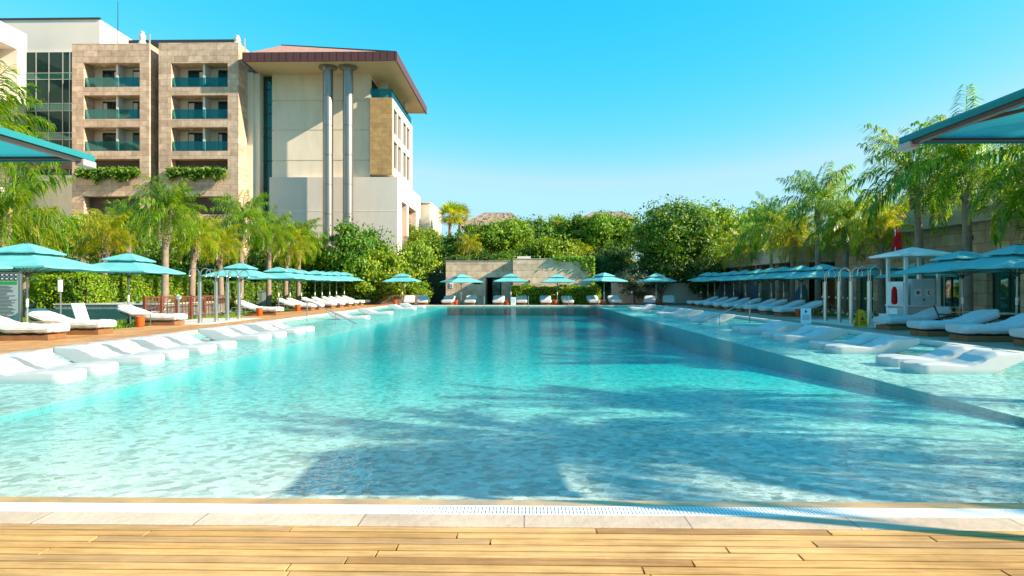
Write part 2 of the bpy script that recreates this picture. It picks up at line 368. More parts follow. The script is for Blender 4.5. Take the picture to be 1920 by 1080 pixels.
# ================================================================== SETTING
PX, PY0, PY1 = 11.3, 4.62, 54.8
LEDGE_W, LEDGE_E = -6.6, 6.2
def ring_sheet(name, mat, X0, X1, Y0, Y1, x0, x1, y0, y1, z):
    v = [(X0,Y0,z),(X1,Y0,z),(X1,Y1,z),(X0,Y1,z),(x0,y0,z),(x1,y0,z),(x1,y1,z),(x0,y1,z)]
    b = MB().add(v, [(0,1,5,4),(1,2,6,5),(2,3,7,6),(3,0,4,7)])
    return tag(b.build(name, mat), kind='structure')
ring_sheet('ground', M['earth'], -3000, 3000, -1500, 4500, -PX-.2, PX+.2, 4.24, PY1+.2, -.07)
def sheet(name, mat, x0, x1, y0, y1, z):
    return tag(MB().add([(x0,y0,z),(x1,y0,z),(x1,y1,z),(x0,y1,z)], [(0,1,2,3)]).build(name, mat), kind='structure')
sheet('lawn', M['lawn'], -60, -14.9, 10, 62, -.03)
sheet('lawn_strip', M['lawn'], 16.2, 20.6, 10, 66, -.03)
sheet('terrace_paving', M['paving'], 20.6, 60, 5, 75, -.025)
def planks(name, mat, x0, x1, y0, y1, axis, w=.125, L=1.9, gap=.010, z=0, seed=1):
    rnd = random.Random(seed); b = MB()
    a0, a1, c0, c1 = (x0,x1,y0,y1) if axis == 0 else (y0,y1,x0,x1)
    c = c0
    while c < c1-.02:
        e = min(c+w-gap, c1); a = a0 - rnd.random()*L
        while a < a1:
            l = L*rnd.choice([.75,1,1,1.25,1.5]); s, t = max(a, a0), min(a+l-gap, a1)
            if t-s > .03:
                zz = z + rnd.uniform(-.0015, .0015)
                q = (s,t,c,e) if axis == 0 else (c,e,s,t)
                v = [(q[0],q[2],zz),(q[1],q[2],zz),(q[1],q[3],zz),(q[0],q[3],zz)]
                v += [(x,y,z-.045) for x,y,_ in v]
                b.add(v, [(0,1,2,3),(0,4,5,1),(1,5,6,2),(2,6,7,3),(3,7,4,0)])
            a += l
        c += w
    return tag(b.build(name, mat), kind='structure')
planks('wooden_deck', M['deck'], -17, 17, -1.5, 4.02, 0, .092, 1.9, .012, seed=3)
sheet('gap_shade', M['dark'], -17, 17, -1.5, 4.02, -.05)  # dark sheet painted as the shade between the deck boards
planks('side_deck', M['deck_side'], -14.9, -11.62, 4.02, 58.8, 1, .15, 3.0, seed=4)
planks('side_deck', M['deck_grey'], 11.62, 16.2, 4.02, 58.8, 1, .15, 3.0, seed=5)
planks('end_deck', M['deck_side'], -11.62, 11.62, PY1+.3, 58.8, 0, .15, 3.0, seed=6)
tag(MB().box(-11.62,11.62,4.025,4.232,-.1,0,.004).build('stone_kerb', M['stone_strip']), kind='structure')
g = MB(); x = -11.6
g.box(-11.62,11.62,4.236,4.247,-.08,.003); g.box(-11.62,11.62,4.390,4.401,-.08,.003); g.box(-11.62,11.62,4.316,4.323,-.05,.001)
while x < 11.6:
    g.box(x, x+.017, 4.2475, 4.3895, -.03, .002); x += .0245
tag(g.build('overflow_drain', M['grate']), kind='structure')
sheet('drain_bed', M['steel_grey'], -11.62, 11.62, 4.233, 4.405, -.062)
v = []; nx = 60
for i in range(nx+1):
    xx = -11.62+23.24*i/nx; v += [(xx,4.4040,-.001),(xx,4.55,-.006),(xx,4.64,-.064)]
f = []
for i in range(nx):
    for k in range(2): a = i*3+k; f.append((a,a+3,a+4,a+1))
tag(MB().add(v,f).build('wet_kerb', M['wet_stone']), kind='structure')
# coping along the long sides and the far end
for s in (-1, 1):
    b = MB()
    y = 4.3 if False else 4.47
    while y < PY1+.3:
        e = min(y+1.2, PY1+.3); b.box(s*PX, s*(PX+.31), y+.004, e, -.1, .025, .008); y = e
    tag(b.build('coping', M['coping']), kind='structure')
    tag(MB().box(s*(PX-.012), s*(PX+.05), 4.64, PY1, -.7, -.101).build('pool_wall', M['pool_wall']), kind='structure')
b = MB(); x = -PX
while x < PX-.1:
    e = min(x+1.2, PX); b.box(x+.004, e, PY1, PY1+.295, -.1, .025, .008); x = e
tag(b.build('coping', M['coping']), kind='structure')
tag(MB().box(-PX, PX, PY1-.012, PY1+.05, -1.6, -.101).build('pool_wall', M['pool_wall']), kind='structure')
# pool floor : beach entry, two ledges, deeper middle
SL = .042
def beach(y): return -.063-(y-PY0)*SL
DEEP, LED = -.85, -.115
yl = PY0+(-.063-LED)/SL; yd = PY0+(-.063-DEEP)/SL
def fz(y, d): return max(d, beach(y))
ys = [PY0, yl, (yl+yd)/2, yd, PY1+.05]
b = MB(); bs_ = MB()
for i in range(len(ys)-1):
    a, c = ys[i], ys[i+1]
    for x0, x1, d in ((-PX-.05, LEDGE_W, LED), (LEDGE_W, LEDGE_E, DEEP), (LEDGE_E, PX+.05, LED)):
        b.add([(x0,a,fz(a,d)),(x1,a,fz(a,d)),(x1,c,fz(c,d)),(x0,c,fz(c,d))], [(0,1,2,3)])
    if i >= 1:
        for x in (LEDGE_W, LEDGE_E):
            bs_.add([(x,a,fz(a,LED)),(x,c,fz(c,LED)),(x,c,fz(c,DEEP)),(x,a,fz(a,DEEP))], [(0,1,2,3)])
tag(b.build('pool_floor', M['pool_floor']), kind='structure'); tag(bs_.build('pool_step', M['step_tile']), kind='structure')
tag(MB().box(-PX-.02, PX+.02, 4.40, PY1+.02, -1.7, -.035).build('pool_water', M['water']), kind='structure')
# rising ground behind the pool
nx, ny = 40, 12; v = []; f = []
for j in range(ny+1):
    for i in range(nx+1):
        X = -14+74*i/nx; Y = 63+50*j/ny
        z = 3.6*min(1, j/4)**.8*min(1, i/3) + random.uniform(-.15,.15)*(j>0) - (.08 if j == 0 else 0)
        v.append((X,Y,z))
for j in range(ny):
    for i in range(nx): a = j*(nx+1)+i; f.append((a,a+1,a+nx+2,a+nx+1))
tag(MB().add(v,f).build('hillside', M['earth'], smooth=True), kind='structure')

# ================================================================== HOTEL
hotel = tag(empty('hotel_building', (-30, 70, 0)), 'large cream and travertine hotel with stacked balconies and overhanging copper edged roof', 'hotel')
def hp(name, mb, mat, parent=hotel, smooth=False):
    o = mb.build(name, mat, parent, smooth)
    w = Vector((0,0,0)); p = parent
    while p: w += p.location; p = p.parent
    o.location = -w                       # meshes are written in world coordinates
    return o
def tower(px0, px1, ox0, ox1, divx, YF, ytop, lab):
    x0, x1, a, c = wx(px0,YF), wx(px1,YF), wx(ox0,YF), wx(ox1,YF); zt = wz(ytop,YF,px0)
    Z = lambda y: wz(y, YF, (px0+px1)/2)
    t = MB(); D = YF+9
    t.box(x0,a,YF,D,0,zt); t.box(c,x1,YF,D,0,zt)
    solid = [(ytop,118),(163,178.5),(223,238.5),(283,298),(318,368),(402,567)]
    for u, l in solid: t.box(a,c,YF+.003,D,Z(l),zt-.002 if u == ytop else Z(u))
    o = hp('tower', t, M['travertine'])
    k = MB(); k.box(a,c,YF+1.75,YF+1.95,Z(298),Z(118)); hp('balcony_wall', k, M['plaster'], o)
    for u, l, in ((118,163),(178.5,223),(238.5,283)):
        d = (wx(divx,YF)); hp('divider', MB().box(d-.12,d+.12,YF+.5,YF+1.74,Z(l),Z(u)), M['white_wall'], o)
        hp('balustrade', MB().box(a+.06,c-.06,YF+.14,YF+.17,Z(l)+.02,Z(l)+1.05), M['teal_glass'], o)
        for s, e in ((a+.9, d-.14), (d+.95, c-.02)):
            fr = MB(); h = Z(l)+2.25
            fr.box(s,e,YF+1.68,YF+1.745,h,h+.09)
            for q in (s, (s+e)/2-.03, e-.06): fr.box(q,q+.06,YF+1.69,YF+1.745,Z(l),h)
            hp('door', MB().box(s,e,YF+1.71,YF+1.743,Z(l),h-.002), M['dark_glass'], o)
            hp('door_frame', fr, M['dark_frame'], o)
            if random.random() < .65:
                cw_ = (e-s)*random.uniform(.18,.42); c0_ = s+.07 if random.random() < .5 else e-.07-cw_
                hp('curtain', MB().box(c0_,c0_+cw_,YF+1.702,YF+1.708,Z(l)+.05,h-.1), M['white_wall'], o)
        hp('ceiling_lamp', MB().lathe([(.16,-.06),(.16,0)],12,((a+d)/2,YF+1.0,Z(u)-.002)), M['white_wall'], o)
    for u, l in ((298,318),(368,402)):
        lv = MB(); z = Z(l)+.1
        lv.box(a,c,YF+1.0,YF+1.1,Z(l),Z(u))
        while z < Z(u)-.1: lv.box(a,c,YF+.85,YF+.99,z,z+.05); z += .16
        hp('louvre', lv, M['louvre'], o)
    return a, c, Z(318), o
T1 = tower(135, 280, 157, 262, 214, 67.0, 82, 'a')
T2 = tower(297.5, 447, 321, 427, 378, 67.0, 80.5, 'b')
T2[3]['label'] = None; del T2[3]['label']
# parapet roof line behind towers, tall pale block, curtain wall, wing at the picture edge
hp('parapet', MB().box(wx(250,78),wx(448,78),77,79,20,wz(80,78,380)), M['frame_dark'])
ub = MB(); ub.box(-78, wx(185,75), 75.2, 82, 28, wz(37,75.2,100)); ub.box(-78, wx(185,75)-.3, 74.9,75.2, 28.3, wz(98,75,100)+.02)
hp('roof_block', ub, M['white_wall'])
hp('roof_edge', MB().box(-78.2, wx(185,75)+.1, 75.05, 75.35, wz(37,75.2,100)+.003, wz(35,75.2,100)+.05), M['frame_dark'])
YC = 72.0; cx0, cx1 = wx(50,YC), -47.2
cw = hp('curtain_wall', MB().box(cx0,cx1,YC,YC+.2,wz(330,YC,100),wz(98,YC,100)), M['dark_glass'])
mm = MB()
for q in (68, 92, 118, 131): x = wx(q,YC); mm.box(x-.05,x+.05,YC-.06,YC-.003,wz(330,YC,100),wz(98,YC,100))
for q in (137,149,194,208,249,262,300): z = wz(q,YC,100); mm.box(cx0,cx1,YC-.05,YC-.004,z-.04,z+.04)
hp('mullion', mm, M['mullion'], cw)
gp = MB()
for u, l in ((138,148),(195,207),(250,261)): gp.box(cx0,cx1,YC-.02,YC-.005,wz(l,YC,100),wz(u,YC,100))
hp('spandrel', gp, M['green_glass'], cw)
hp('base_wall', MB().box(cx0-6,cx1,YC-.1,YC+3,0,wz(329,YC,100)), M['plaster'])
hp('louvre', MB().box(cx0,cx1,YC-.15,YC-.11,wz(318,YC,100),wz(302,YC,100)), M['louvre'])
wg = MB(); zt = wz(64,YC,53)
wg.box(-64, cx0-.05, 40, YC+.1, wz(100,YC,53), zt); wg.box(-64, cx0-.05, YC-1.3, YC+.1, 0, wz(100,YC,53)-.003); wg.box(-64, cx0-2.2, 40, YC-1.3, 0, wz(100,YC,53)-.004)
for z in (8.6, 12, 15.4, 18.8, 22.2): wg.box(cx0-2.2, cx0-.3, 40, YC-1.305, z, z+.5)
hp('wing', wg, M['white_wall'])
lv = MB()
for k in range(16): lv.box(cx0-2.0, cx0-.9, 66, YC-1.4, 9.3+k*.2, 9.4+k*.2)
hp('louvre', lv, M['louvre'])
# gable wall with panel joints, glazed stair strip, pilaster
YW = 70.0; mx0, mx1 = wx(510,YW), wx(694,YW)
gw = MB(); gw.box(mx0+.05,mx1,YW+.06,84.5,0,25)
edges = [138-6,189,244,301,333]
for u, l in zip(edges[:-1], edges[1:]): gw.box(mx0,mx1+.01,YW,YW+.0595,wz(l,YW,600)+.05,wz(u,YW,600)-.05)
hp('gable_wall', gw, M['plaster'])
sx0, sx1 = wx(491,YW+.6), wx(510,YW+.6)
st = hp('stair_glazing', MB().box(sx0,sx1+.02,YW+.6,YW+.8,8,25), M['green_glass'])
b = MB()
for y in (165,193,210,238,255,300,350): z = wz(y,YW,500); b.box(sx0,sx1,YW+.53,YW+.597,z-.05,z+.05)
for x in (sx0+.05, (sx0+sx1)/2): b.box(x-.05,x+.05,YW+.54,YW+.598,8,24.9)
hp('mullion', b, M['frame_dark'], st)
pl = MB(); pl.box(wx(458,69.2),wx(474,69.2),69.2,76,0,25); pl.box(wx(474,69.6)+.02,wx(487,69.6),69.6,76,0,25); pl.box(wx(487,69.9)+.02,sx0-.003,70.3,76,0,25)
hp('pilaster', pl, M['plaster'])
# roof with copper fascia and plastered soffit
RX0, RX1, RY0, RY1 = wx(458,65.9), wx(742,65.9), 65.9, 86.0
ZS, ZT = 25.0, 25.85
rf = MB()
rf.add([(RX0,RY0,ZT),(RX1,RY0,ZT),(RX1,RY1,ZT),(RX0,RY1,ZT),(RX1-15.5,76,30.5),(RX0,76,30.5)], [(0,1,4,5),(1,2,4),(2,3,5,4),(3,0,5)])
rf = hp('roof', rf, M['roof_tile'])
fa = MB(); fa.box(RX0,RX1,RY0-.15,RY0,ZS-.05,ZT+.06); fa.box(RX1,RX1+.15,RY0-.15,RY1+.15,ZS-.05,ZT+.06); fa.box(RX0-.15,RX0,RY0-.15,RY0+2,ZS-.05,ZT+.06)
x = RX0
while x < RX1: fa.box(x,x+.05,RY0-.18,RY0-.152,ZS-.05,ZT+.06); x += .75
hp('fascia', fa, M['copper'], rf)
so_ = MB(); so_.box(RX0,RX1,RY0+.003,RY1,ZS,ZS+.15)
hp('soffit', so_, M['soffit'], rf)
hp('ridge_cap', MB().tube([(RX0,76,30.52),(RX1-15.5,76,30.52),(RX1,RY0,ZT+.06)], .09, 6), M['frame_dark'], rf)
for px in (615, 652.5):
    x = wx(px, 67.6); c = MB(); z = 0; r = .54
    prof = []
    while z < 24.2:
        prof += [(r,z),(r,z+3.0),(r-.035,z+3.03),(r-.035,z+3.10)]; z += 3.12
    o = hp('column', MB().lathe(prof+[(r,24.6)],28,(x,67.6,0)), M['column_steel'], smooth=True)
    hp('capital', MB().lathe([(r+.02,24.6),(r+.1,24.72),(.95,24.8),(.95,24.96),(.9,24.99)],28,(x,67.6,0)), M['column_steel'], o, True)
# stone corner bay
bx0, bx1, by0, by1 = wx(694,69.5), wx(735,69.5), 69.5, 82.0
bz0, bz1 = 13.9, wz(183,69.5,715)
b = MB(); b.box(bx0,bx1-.3,by0,by1,bz0,bz1); b.box(bx1-.3,bx1,by0,by0+.35,bz0,bz1)
bay = hp('corner_bay', b, M['travertine_warm'])
lat = MB(); L = by1-by0; xs0, xs1 = bx1-.28, bx1+.02
hz = [(bz0,bz0+.9),(bz0+3.9,bz0+4.7),(bz1-.9,bz1)]
for z0, z1 in hz: lat.box(xs0,xs1,by0+.352,by1,z0,z1)
for y0, y1 in ((.352,.9),(2.9,3.3),(5.2,6.4),(8.4,8.8),(10.8,L)): 
    lat.box(xs0,xs1-.003,by0+y0,by0+y1,bz0+.9,bz0+3.9); lat.box(xs0,xs1-.003,by0+y0,by0+y1,bz0+4.7,bz1-.9)
hp('side_wall', lat, M['white_wall'], bay)
for z0, z1 in ((bz0+.9,bz0+3.9),(bz0+4.7,bz1-.9)):
    for y0, y1 in ((.9,2.9),(3.3,5.2),(6.4,8.4),(8.8,10.8)):
        w = MB(); k = by0+y0+.05
        w.box(bx1-.296,bx1-.24,by0+y0,by0+y1,z0,z1)
        while k < by0+y1-.1: w.box(bx1-.235,bx1-.19,k,k+.07,z0,z1); k += .22
        hp('window', w, M['louvre'], bay)
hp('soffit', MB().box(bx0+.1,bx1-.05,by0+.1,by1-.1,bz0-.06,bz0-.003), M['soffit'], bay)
rl = MB(); rl.box(bx0,bx1-.05,by0+.1,by0+.13,bz1+.01,bz1+1.0); rl.box(bx1-.1,bx1-.07,by0+.14,by1-.2,bz1+.01,bz1+1.0)
hp('balustrade', rl, M['teal_glass'], bay)
hp('terrace_door', MB().box(mx1+.02,mx1+.09,by0+1.2,by1-1,bz1+.02,bz1+2.3), M['dark_glass'], bay)
hp('terrace_post', MB().box(bx1-1.0,bx1-.6,by1-1.4,by1-1.0,bz1+.01,ZS-.003).box(bx0+.3,bx0+1.2,by0+3.2,by0+3.5,bz1+.01,ZS-.003), M['white_wall'], bay)
# low block in front with garage like loggia on its sunny side
lx1 = wx(745,69.4); lz = wz(332,69.4,640)
b = MB(); b.box(mx0-.05,lx1-.9,69.4,85,0,lz)
b.box(lx1-.9,lx1,69.4,72.0,0,lz); b.box(lx1-.9,lx1,81.5,85,0,lz); b.box(lx1-.9,lx1,72.0,81.5,lz-2.3,lz); b.box(lx1-.9,lx1,72,81.5,0,4.5)
b.box(lx1-.9,lx1-.02,75.2,76.4,4.5,lz-2.3)
low = hp('lower_block', b, M['plaster_grey'])
hp('groove', MB().box(mx0-.03,lx1-.05,69.385,69.398,wz(396,69.4,640),wz(394,69.4,640)), M['plaster'], low)
lv = MB(); lv.box(lx1-.898,lx1-.8,72.01,81.49,4.51,lz-2.31)
for k in range(18): lv.box(lx1-.79,lx1-.7,76.5,81.4,4.6+k*.33,4.75+k*.33)
hp('louvre', lv, M['louvre_orange'], low)
# roof-top bits
hp('antenna', MB().tube([(wx(221,77),77,28),(wx(221,77),77,wz(2,77,221))],[.07,.03],6), M['frame_dark'])
for px, y0, y1 in ((267,84,58),(445,84,66)):
    x = wx(px,68.5); zb = wz(84,68.5,px); zt = wz(y1,68.5,px)
    h = zt-zb
    o = hp('roof_ornament', MB().lathe([(.42,zb-.5),(.40,zb+h*.15),(.26,zb+h*.3),(.36,zb+h*.55),(.30,zb+h*.72),(.16,zb+h*.78),(.22,zb+h*.88),(.14,zb+h*.97),(.03,zt)],12,(x,68.5,0)), M['plaster_grey'], smooth=True)
    hp('ornament_post', MB().tube([(x+.75,68.6,zb-.4),(x+.75,68.6,zt-.3)],.09,6), M['mullion'], o)
# planters' trailing greenery is built with the plants
# small far building and thatched roofs on the rise
sb = empty('flat_roofed_villa', (-15, 88, 0)); tag(sb, 'small beige flat roofed building just beyond the sunlit end of the hotel', 'building')
x0, x1 = wx(784,86), wx(806,86)
hp('wall', MB().box(x0,x1,86,98,0,wz(381,86,790)), M['plaster'], sb)
hp('parapet', MB().box(x0-.1,x1+.1,85.9,98.1,wz(381,86,790)+.003,wz(379,86,790)), M['white_wall'], sb)
hp('window', MB().box(x1+.003,x1+.06,88,91,7,9.5), M['dark_glass'], sb)
def thatch_hut(px0, px1, ptop0, ptop1, ytop, yeave, Y, D, label):
    r = empty('thatched_hut', (wx((px0+px1)/2,Y), Y+D/2, 0)); tag(r, label, 'hut', 'thatched huts behind the trees')
    x0, x1 = wx(px0,Y), wx(px1,Y); ze = wz(yeave,Y,(px0+px1)/2); zr = wz(ytop,Y+D/2,(px0+px1)/2); a, c = wx(ptop0,Y+D/2), wx(ptop1,Y+D/2)
    nl = 7; b = MB(); rnd = random.Random(int(px0))
    for k in range(nl):
        f0, f1 = k/nl, (k+1)/nl
        lo = [x0+(a-x0)*f0, x1+(c-x1)*f0, Y+(D/2-.1)*f0, Y+D-(D/2-.1)*f0, ze+(zr-ze)*f0-.12]
        hi = [x0+(a-x0)*f1+.15, x1+(c-x1)*f1-.15, Y+(D/2-.1)*f1+.15, Y+D-(D/2-.1)*f1-.15, ze+(zr-ze)*f1]
        n = 14; ringl = []; ringh = []
        for q, rg, jit in ((lo,ringl,.14),(hi,ringh,.0)):
            for (u0,v0),(u1,v1) in (((q[0],q[2]),(q[1],q[2])),((q[1],q[2]),(q[1],q[3])),((q[1],q[3]),(q[0],q[3])),((q[0],q[3]),(q[0],q[2]))):
                for t in range(n): rg.append((u0+(u1-u0)*t/n, v0+(v1-v0)*t/n, q[4]+rnd.uniform(-jit,jit)))
        m_ = len(ringl)
        b.add(ringl+ringh, [(t,(t+1)%m_,m_+(t+1)%m_,m_+t) for t in range(m_)]+([tuple(range(m_,2*m_))] if k == nl-1 else []))
    rr = hp('roof', b, M['thatch'], r)
    hp('wall', MB().box(x0+1,x1-1,Y+1,Y+D-1,2,ze), M['louvre'], r)
thatch_hut(862, 985, 905, 960, 399, 421, 78, 9, 'wide thatched hut roof rising above the trees beside the fan palm')
thatch_hut(1085, 1200, 1110, 1168, 397, 408, 84, 9, 'thatched hut roof just peeking over the tree line at mid width')

# ================================================================== STONE HALL (pool side building)
hall = tag(empty('stone_hall', (24, 33, 0)), 'long low stone clad hall with tall green glass doors behind the umbrellas', 'building')
HX = 22.6
def hh(name, mb, mat, parent=hall): return hp(name, mb, mat, parent)
ZF = 4.75
doors = []; y = 13.2
while y < 44: doors.append((y, y+2.15)); y += 4.1
w = MB(); py = 12.0
for a, c in doors:
    w.box(HX,HX+8,py,a,0,ZF); w.box(HX,HX+8,a,c,2.75,ZF); py = c
w.box(HX,HX+8,py,47.0,0,ZF)
wl = hh('wall', w, M['hall_stone'])
for a, c in doors:
    d = hh('glass_door', MB().box(HX+.35,HX+.38,a,c,0.02,2.75), M['door_glass'])
    fr = MB(); 
    for q in (a,(a+c)/2-.025,c-.05): fr.box(HX+.30,HX+.348,q,q+.05,0,2.74)
    fr.box(HX+.30,HX+.347,a,c,2.66,2.745)
    hh('door_frame', fr, M['dark_frame'], d)
    hh('doorway', MB().box(HX+2.5,HX+2.6,a-.5,c+.5,0,2.9), M['dark'], d)  # dark panel painted as the shade inside the hall
hh('fascia', MB().box(HX-.45,HX+8,11.5,47.3,ZF+.003,6.0), M['fascia_stone'])
b = MB()
for a, c in doors[::1]: b.box(HX-.12,HX-.003,c+.9,c+1.05,3.9,4.15)
hh('wall_lamp', b, M['frame_dark'])
lb = MB(); lb.box(HX+4,HX+8,33.5,40,6.003,8.4)
for k in range(11): lb.box(HX+3.9,HX+3.997,33.5,40,6.1+k*.21,6.2+k*.21)
lb.box(HX+3.9,HX+8,40.003,40.4,6.003,8.6)
hh('upper_louvre', lb, M['louvre'])
ar = tag(empty('terrace_arcade', (24,57,0)), 'dark open terrace with stone pillars at the end of the stone hall', 'building')
for y in (47.4,51.0,54.6,58.2,61.8,65.4): hp('pillar', MB().box(HX-2.5,HX-1.7,y,y+.9,0,3.4), M['hall_stone'], ar)
hp('roof', MB().box(HX-3.2,HX+9,47.31,67,3.403,4.6), M['fascia_stone'], ar)
hp('rear_wall', MB().box(HX+4,HX+4.3,47.31,67,0,3.4), M['dark'], ar)  # coloured near-black for the shade inside the terrace
hp('door', MB().box(HX+3.9,HX+3.98,49,50.2,0,2.3).box(HX+3.9,HX+3.98,55,56.4,0,2.3), M['table_wood'], ar)

# ================================================================== STONE PAVILION at the far end
pav = tag(empty('stone_pavilion', (-1, 61, 0)), 'small travertine clad changing pavilion with a dark doorway at the pool end', 'building')
Y1_, Y2_ = 61.0, 59.3
x0, xm, x1 = wx(836,Y1_), wx(962,Y2_), wx(1108,Y2_)
zt1, zt2 = wz(490,Y1_,900), wz(486,Y2_,1030)
d0, d1 = wx(912,Y1_), wx(939,Y1_); dz = wz(521,Y1_,925); w0, w1 = wx(888,Y1_), wx(901,Y1_); wz0, wz1 = wz(533,Y1_,895), wz(527,Y1_,895)
b = MB(); b.box(x0,w0,Y1_,66,-.05,zt1); b.box(w0,w1,Y1_,66,-.05,wz0); b.box(w0,w1,Y1_,66,wz1,zt1); b.box(w1,d0,Y1_,66,-.05,zt1)
b.box(d0,d1,Y1_,Y1_+.5,dz,zt1); b.box(d1,xm+.02,Y1_,Y1_+.5,-.05,zt1)
hp('wall', b, M['pav_stone'], pav)
hp('screen_wall', MB().box(xm,x1,Y2_,66.2,-.05,zt2), M['pav_stone'], pav)
hp('window', MB().box(w0,w1,Y1_+.2,Y1_+.26,wz0,wz1), M['dark_glass'], pav)
hp('doorway', MB().box(d0-.05,d1+.9,Y1_+3.0,Y1_+3.1,-.04,dz+.3), M['dark'], pav)  # dark panel painted as the shade beyond the door opening
hp('mirror', MB().box((d0+d1)/2-.15,d1-.1,Y1_+.85,Y1_+.9,.05,dz-.1), M['green_glass'], pav)
hp('door_frame', MB().box(d0-.06,d0-.003,Y1_-.05,Y1_+.3,0,dz+.06).box(d1+.003,d1+.06,Y1_-.05,Y1_-.003,0,dz+.06).box(d0-.003,d1+.003,Y1_-.05,Y1_-.003,dz+.003,dz+.06), M['frame_dark'], pav)
hp('roof_hatch', MB().box(wx(970,Y2_+2),wx(995,Y2_+2),Y2_+1.5,Y2_+2.7,zt2,zt2+.35), M['white_wall'], pav)
b = MB()
for px in (993,1090): xx = wx(px,Y2_); b.box(xx-.06,xx+.06,Y2_-.18,Y2_-.003,2.0 if px<1000 else 3.2,2.22 if px<1000 else 3.45)
hp('wall_lamp', b, M['frame_dark'], pav)
hp('coping_cap', MB().box(x0-.04,xm-.003,Y1_-.04,66,zt1+.003,zt1+.06).box(xm,x1+.04,Y2_-.04,66.2,zt2+.003,zt2+.07), M['fascia_stone'], pav)
sg = empty('wall_sign', (wx(846,Y1_),Y1_-.03,wz(535,Y1_,846))); tag(sg, 'small white sign with dark figures on the pavilion wall', 'sign')
MB().box(-.17,.17,-.02,.025,-.27,.27,.01).build('sign_panel', M['sign_white'], sg)
b = MB()
for q in (-.09,.07): b.box(q-.035,q+.035,-.03,-.021,-.16,.07).box(q-.025,q+.025,-.03,-.021,.09,.145)
b.box(-.12,.12,-.03,-.021,-.225,-.2)
b.build('pictogram', M['black'], sg)
tag(MB().box(wx(800,63),x0-.003,62.5,63,0,2.6).build('passage_wall', M['dark']), 'passage wall in painted shade beneath the hedge beside the pavilion', 'wall')  # near-black colour stands for the shade in the passage
# low walls behind the end deck
tag(MB().box(-22,-9.3,59.6,60.0,-.05,.85,.02).build('retaining_wall', plain('terracotta_wall',(.42,.25,.15),.85,0,.2,1.5,.01,8)), 'low terracotta retaining wall under the big shrubs at the corner of the pool', 'wall')
tag(MB().box(8.6,19,63.2,63.6,-.05,2.0,.02).build('garden_wall', M['plaster']), 'shaded beige garden wall behind the round leafy tree', 'wall')
# ================================================================== POOL UMBRELLAS
def umbrella_proto():
    S, ZR, ZP, ZV = 1.52, 2.15, 2.54, .46
    root = empty('pool_umbrella'); tag(root, None, 'umbrella', 'teal two tier umbrellas round the pool')
    MB().lathe([(.02,0),(.30,.0),(.30,.04),(.06,.07),(.05,.25),(.03,.26)],16).build('base_plate', M['pole_dark'], root, True)
    MB().tube([(0,0,.05),(0,0,1.0),(0,0,2.7)],[.032,.032,.030],10).build('pole', M['pole'], root, True)
    MB().tube([(0,0,.95),(0,0,1.18)],.04,10).build('collar', M['paint_white'], root, True)
    def tier(S, ZR, r1, Z1, nseg, sag, hem):
        # square canopy from rim (half side S, height ZR) to inner square (half side r1, height Z1)
        V = []; Q = []; n = 16
        def edge(h, z):
            o = []
            for c in range(4):
                a = [(-1,-1),(1,-1),(1,1),(-1,1)][c]; b = [(-1,-1),(1,-1),(1,1),(-1,1)][(c+1)%4]
                for k in range(n):
                    t = k/n; o.append((h*(a[0]+(b[0]-a[0])*t), h*(a[1]+(b[1]-a[1])*t), z, t))
            return o
        for i in range(nseg+1):
            u = i/nseg; h = S+(r1-S)*u; z = ZR+(Z1-ZR)*(u**.92)
            for x,y,zz,t in edge(h, z):
                d = abs(math.sin(2*math.pi*t))*sag*(1-u*.8)
                V.append((x*(1-.012*abs(math.sin(2*math.pi*t))*(1-u)), y*(1-.012*abs(math.sin(2*math.pi*t))*(1-u)), zz-d))
        m = 4*n
        for i in range(nseg):
            for k in range(m): Q.append((i*m+k, i*m+(k+1)%m, (i+1)*m+(k+1)%m, (i+1)*m+k))
        # hem : short turned-down border, then the underside
        base = len(V)
        for k in range(m): x,y,z = V[k]; V.append((x*1.0,y*1.0,z-hem))
        for k in range(m): Q.append((base+k, base+(k+1)%m, (k+1)%m, k))
        if r1 < .12: Q.append(tuple(nseg*m+k for k in range(m)))
        return V, Q
    V, Q = tier(S, ZR, ZV, ZP, 5, .022, .05)
    MB().add(V,Q).build('canopy', M['teal'], root, True)
    V, Q = tier(.70, ZP+.055, .05, 2.88, 3, .012, .035)
    MB().add(V,Q).build('top_canopy', M['teal'], root, True)
    MB().lathe([(.09,2.875),(.09,2.895),(.03,2.91)],10).build('finial', M['pole_dark'], root, True)
    MB().tube([(0,0,1.86),(0,0,2.0)],.06,10).build('runner_hub', M['pole_dark'], root, True)
    for k in range(8):
        a = k*math.pi/4; L = S*(math.sqrt(2) if k%2 else 1)
        e = Vector((math.cos(a),math.sin(a),0))
        r = MB().tube([e*.05+Vector((0,0,2.60)), e*(L*.5)+Vector((0,0,2.33)), e*(L*.985)+Vector((0,0,ZR-.01))],.013,5)
        r.tube([e*.06+Vector((0,0,1.93)), e*(L*.5)+Vector((0,0,2.34))],.010,5)
        r.build('rib', M['frame_dark'], root)
    return Proto(root)
UM = umbrella_proto()
_put = UM.put
def _tilted(loc, rz, label, scale=1.0):
    o = _put(loc, rz, label, (scale, scale, scale*random.uniform(.975,1.02))); o.rotation_euler = (random.uniform(-.018,.018), random.uniform(-.018,.018), rz); return o
UM.put = _tilted
